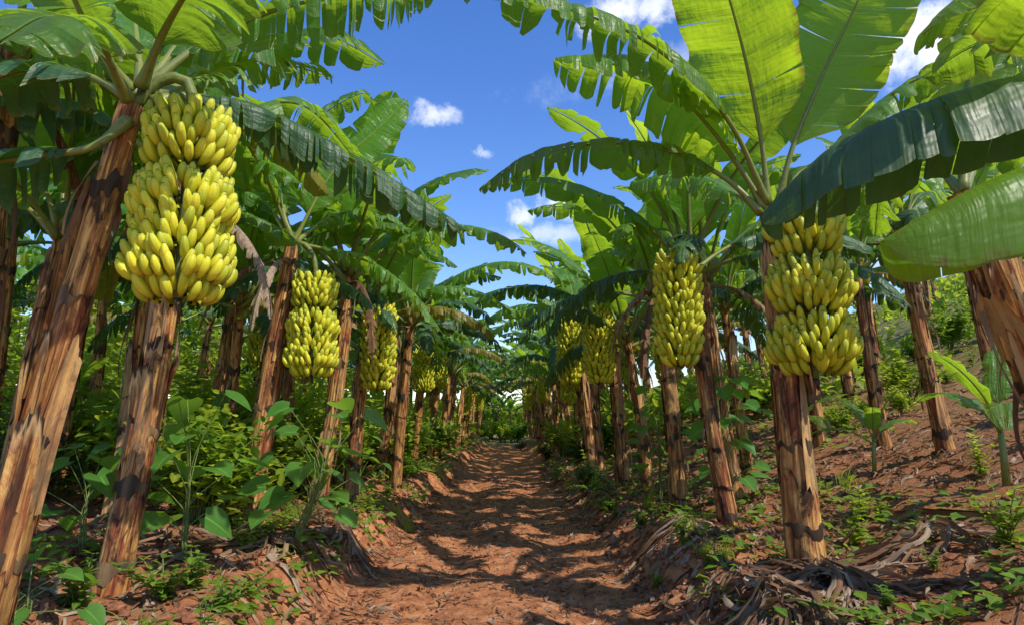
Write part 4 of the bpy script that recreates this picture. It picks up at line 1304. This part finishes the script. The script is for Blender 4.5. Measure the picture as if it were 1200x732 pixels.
# ------------------------------------------------------------------ sun, sky, camera
sd = Vector((math.cos(SUN_EL) * math.cos(SUN_AZ), math.cos(SUN_EL) * math.sin(SUN_AZ), math.sin(SUN_EL)))
ld = bpy.data.lights.new('sun', 'SUN'); ld.energy = 5.0; ld.angle = R(.5); ld.color = (1, .93, .80)
lo = bpy.data.objects.new('sun', ld); COL.objects.link(lo); lo.rotation_euler = (-sd).to_track_quat('-Z', 'Y').to_euler(); lo.location = (10, -5, 20)

world = bpy.data.worlds.new('World'); scene.world = world; world.use_nodes = True
nt = world.node_tree; nt.nodes.clear()
class WN(NT):
    def __init__(s): s.t = nt
w = WN()
out = w.n('OutputWorld'); bg = w.n('Background'); sky = w.n('TexSky')
sky.sky_type = 'NISHITA'; sky.sun_disc = False; sky.sun_elevation = SUN_EL
sky.sun_rotation = PI / 2 - SUN_AZ; sky.air_density = 1.2; sky.dust_density = .3; sky.ozone_density = 2.5; sky.altitude = 600
hsv = w.n('HueSaturation'); hsv.inputs['Saturation'].default_value = 1.30; hsv.inputs['Hue'].default_value = .516; hsv.inputs['Value'].default_value = 1.45; w.l(sky.outputs[0], hsv.inputs['Color'])
tc = w.n('TexCoord').outputs['Generated']
nz = w.noise(tc, 12, 8, .7, .3, out=1); nzf = w.noise(tc, 26, 6, .65)
def vm(op, a, b=None):
    nd = w.n('VectorMath', operation=op); w.val(nd.inputs[0], a)
    if b is not None: w.val(nd.inputs[1], b)
    return nd
dist = vm('MULTIPLY', vm('SUBTRACT', nz, (.5, .5, .5)).outputs[0], (.10, .10, .06)).outputs[0]
pos = vm('ADD', vm('NORMALIZE', tc).outputs[0], dist).outputs[0]
mask = None
for (px, py, ax, ay, st) in [(512, 132, 27, 13, .75), (560, 183, 12, 6, .5), (612, 250, 22, 11, .75), (662, 246, 32, 16, .85), (718, 18, 34, 20, .95), (775, 8, 42, 14, .8), (1085, 45, 80, 30, 1.0),
                             (640, 275, 60, 12, .5), (1050, 290, 120, 40, .9), (300, 320, 90, 40, .8), (880, 60, 200, 20, .3), (700, 330, 50, 12, .6)]:
    c = ray(px, py); rt = c.cross(Vector((0, 0, 1))).normalized(); up = rt.cross(c)
    d = vm('SUBTRACT', pos, tuple(c)).outputs[0]
    x = w.math('MULTIPLY', vm('DOT_PRODUCT', d, tuple(rt)).outputs['Value'], FOCAL / ax)
    y = w.math('MULTIPLY', vm('DOT_PRODUCT', d, tuple(up)).outputs['Value'], FOCAL / ay)
    front = vm('DOT_PRODUCT', tc, tuple(c)).outputs['Value']
    rr = w.math('SQRT', w.math('ADD', w.math('MULTIPLY', x, x), w.math('MULTIPLY', y, y)))
    m = w.rng(w.math('ADD', rr, w.math('MULTIPLY', w.math('SUBTRACT', nzf, .5), 2.0)), .1, 1.35, st * .95, 0, True)
    m = w.math('MULTIPLY', m, w.math('GREATER_THAN', front, .2))
    mask = m if mask is None else w.math('MAXIMUM', mask, m)
cl = w.mix(mask, hsv.outputs[0], (8.2, 8.4, 9.0))
w.l(cl, bg.inputs[0]); bg.inputs[1].default_value = .15
w.l(bg.outputs[0], out.inputs[0])

cd = bpy.data.cameras.new('camera'); cam = bpy.data.objects.new('camera', cd); COL.objects.link(cam)
cd.lens = 24; cd.sensor_width = 36; cd.clip_end = 2000; cd.clip_start = .05
cam.location = EYE; cam.rotation_euler = (CAM_ROT @ Matrix.Rotation(PI / 2, 3, 'X')).to_euler()
scene.camera = cam

scene.view_settings.view_transform = 'Standard'; scene.view_settings.look = 'None'; scene.view_settings.exposure = 0; scene.view_settings.gamma = 1
c = scene.cycles
c.max_bounces = 8; c.diffuse_bounces = 4; c.glossy_bounces = 2; c.transmission_bounces = 5; c.transparent_max_bounces = 4
c.use_denoising = True; c.denoiser = 'OPENIMAGEDENOISE'
c.sample_clamp_indirect = 6
c.use_adaptive_sampling = True; c.adaptive_threshold = .015
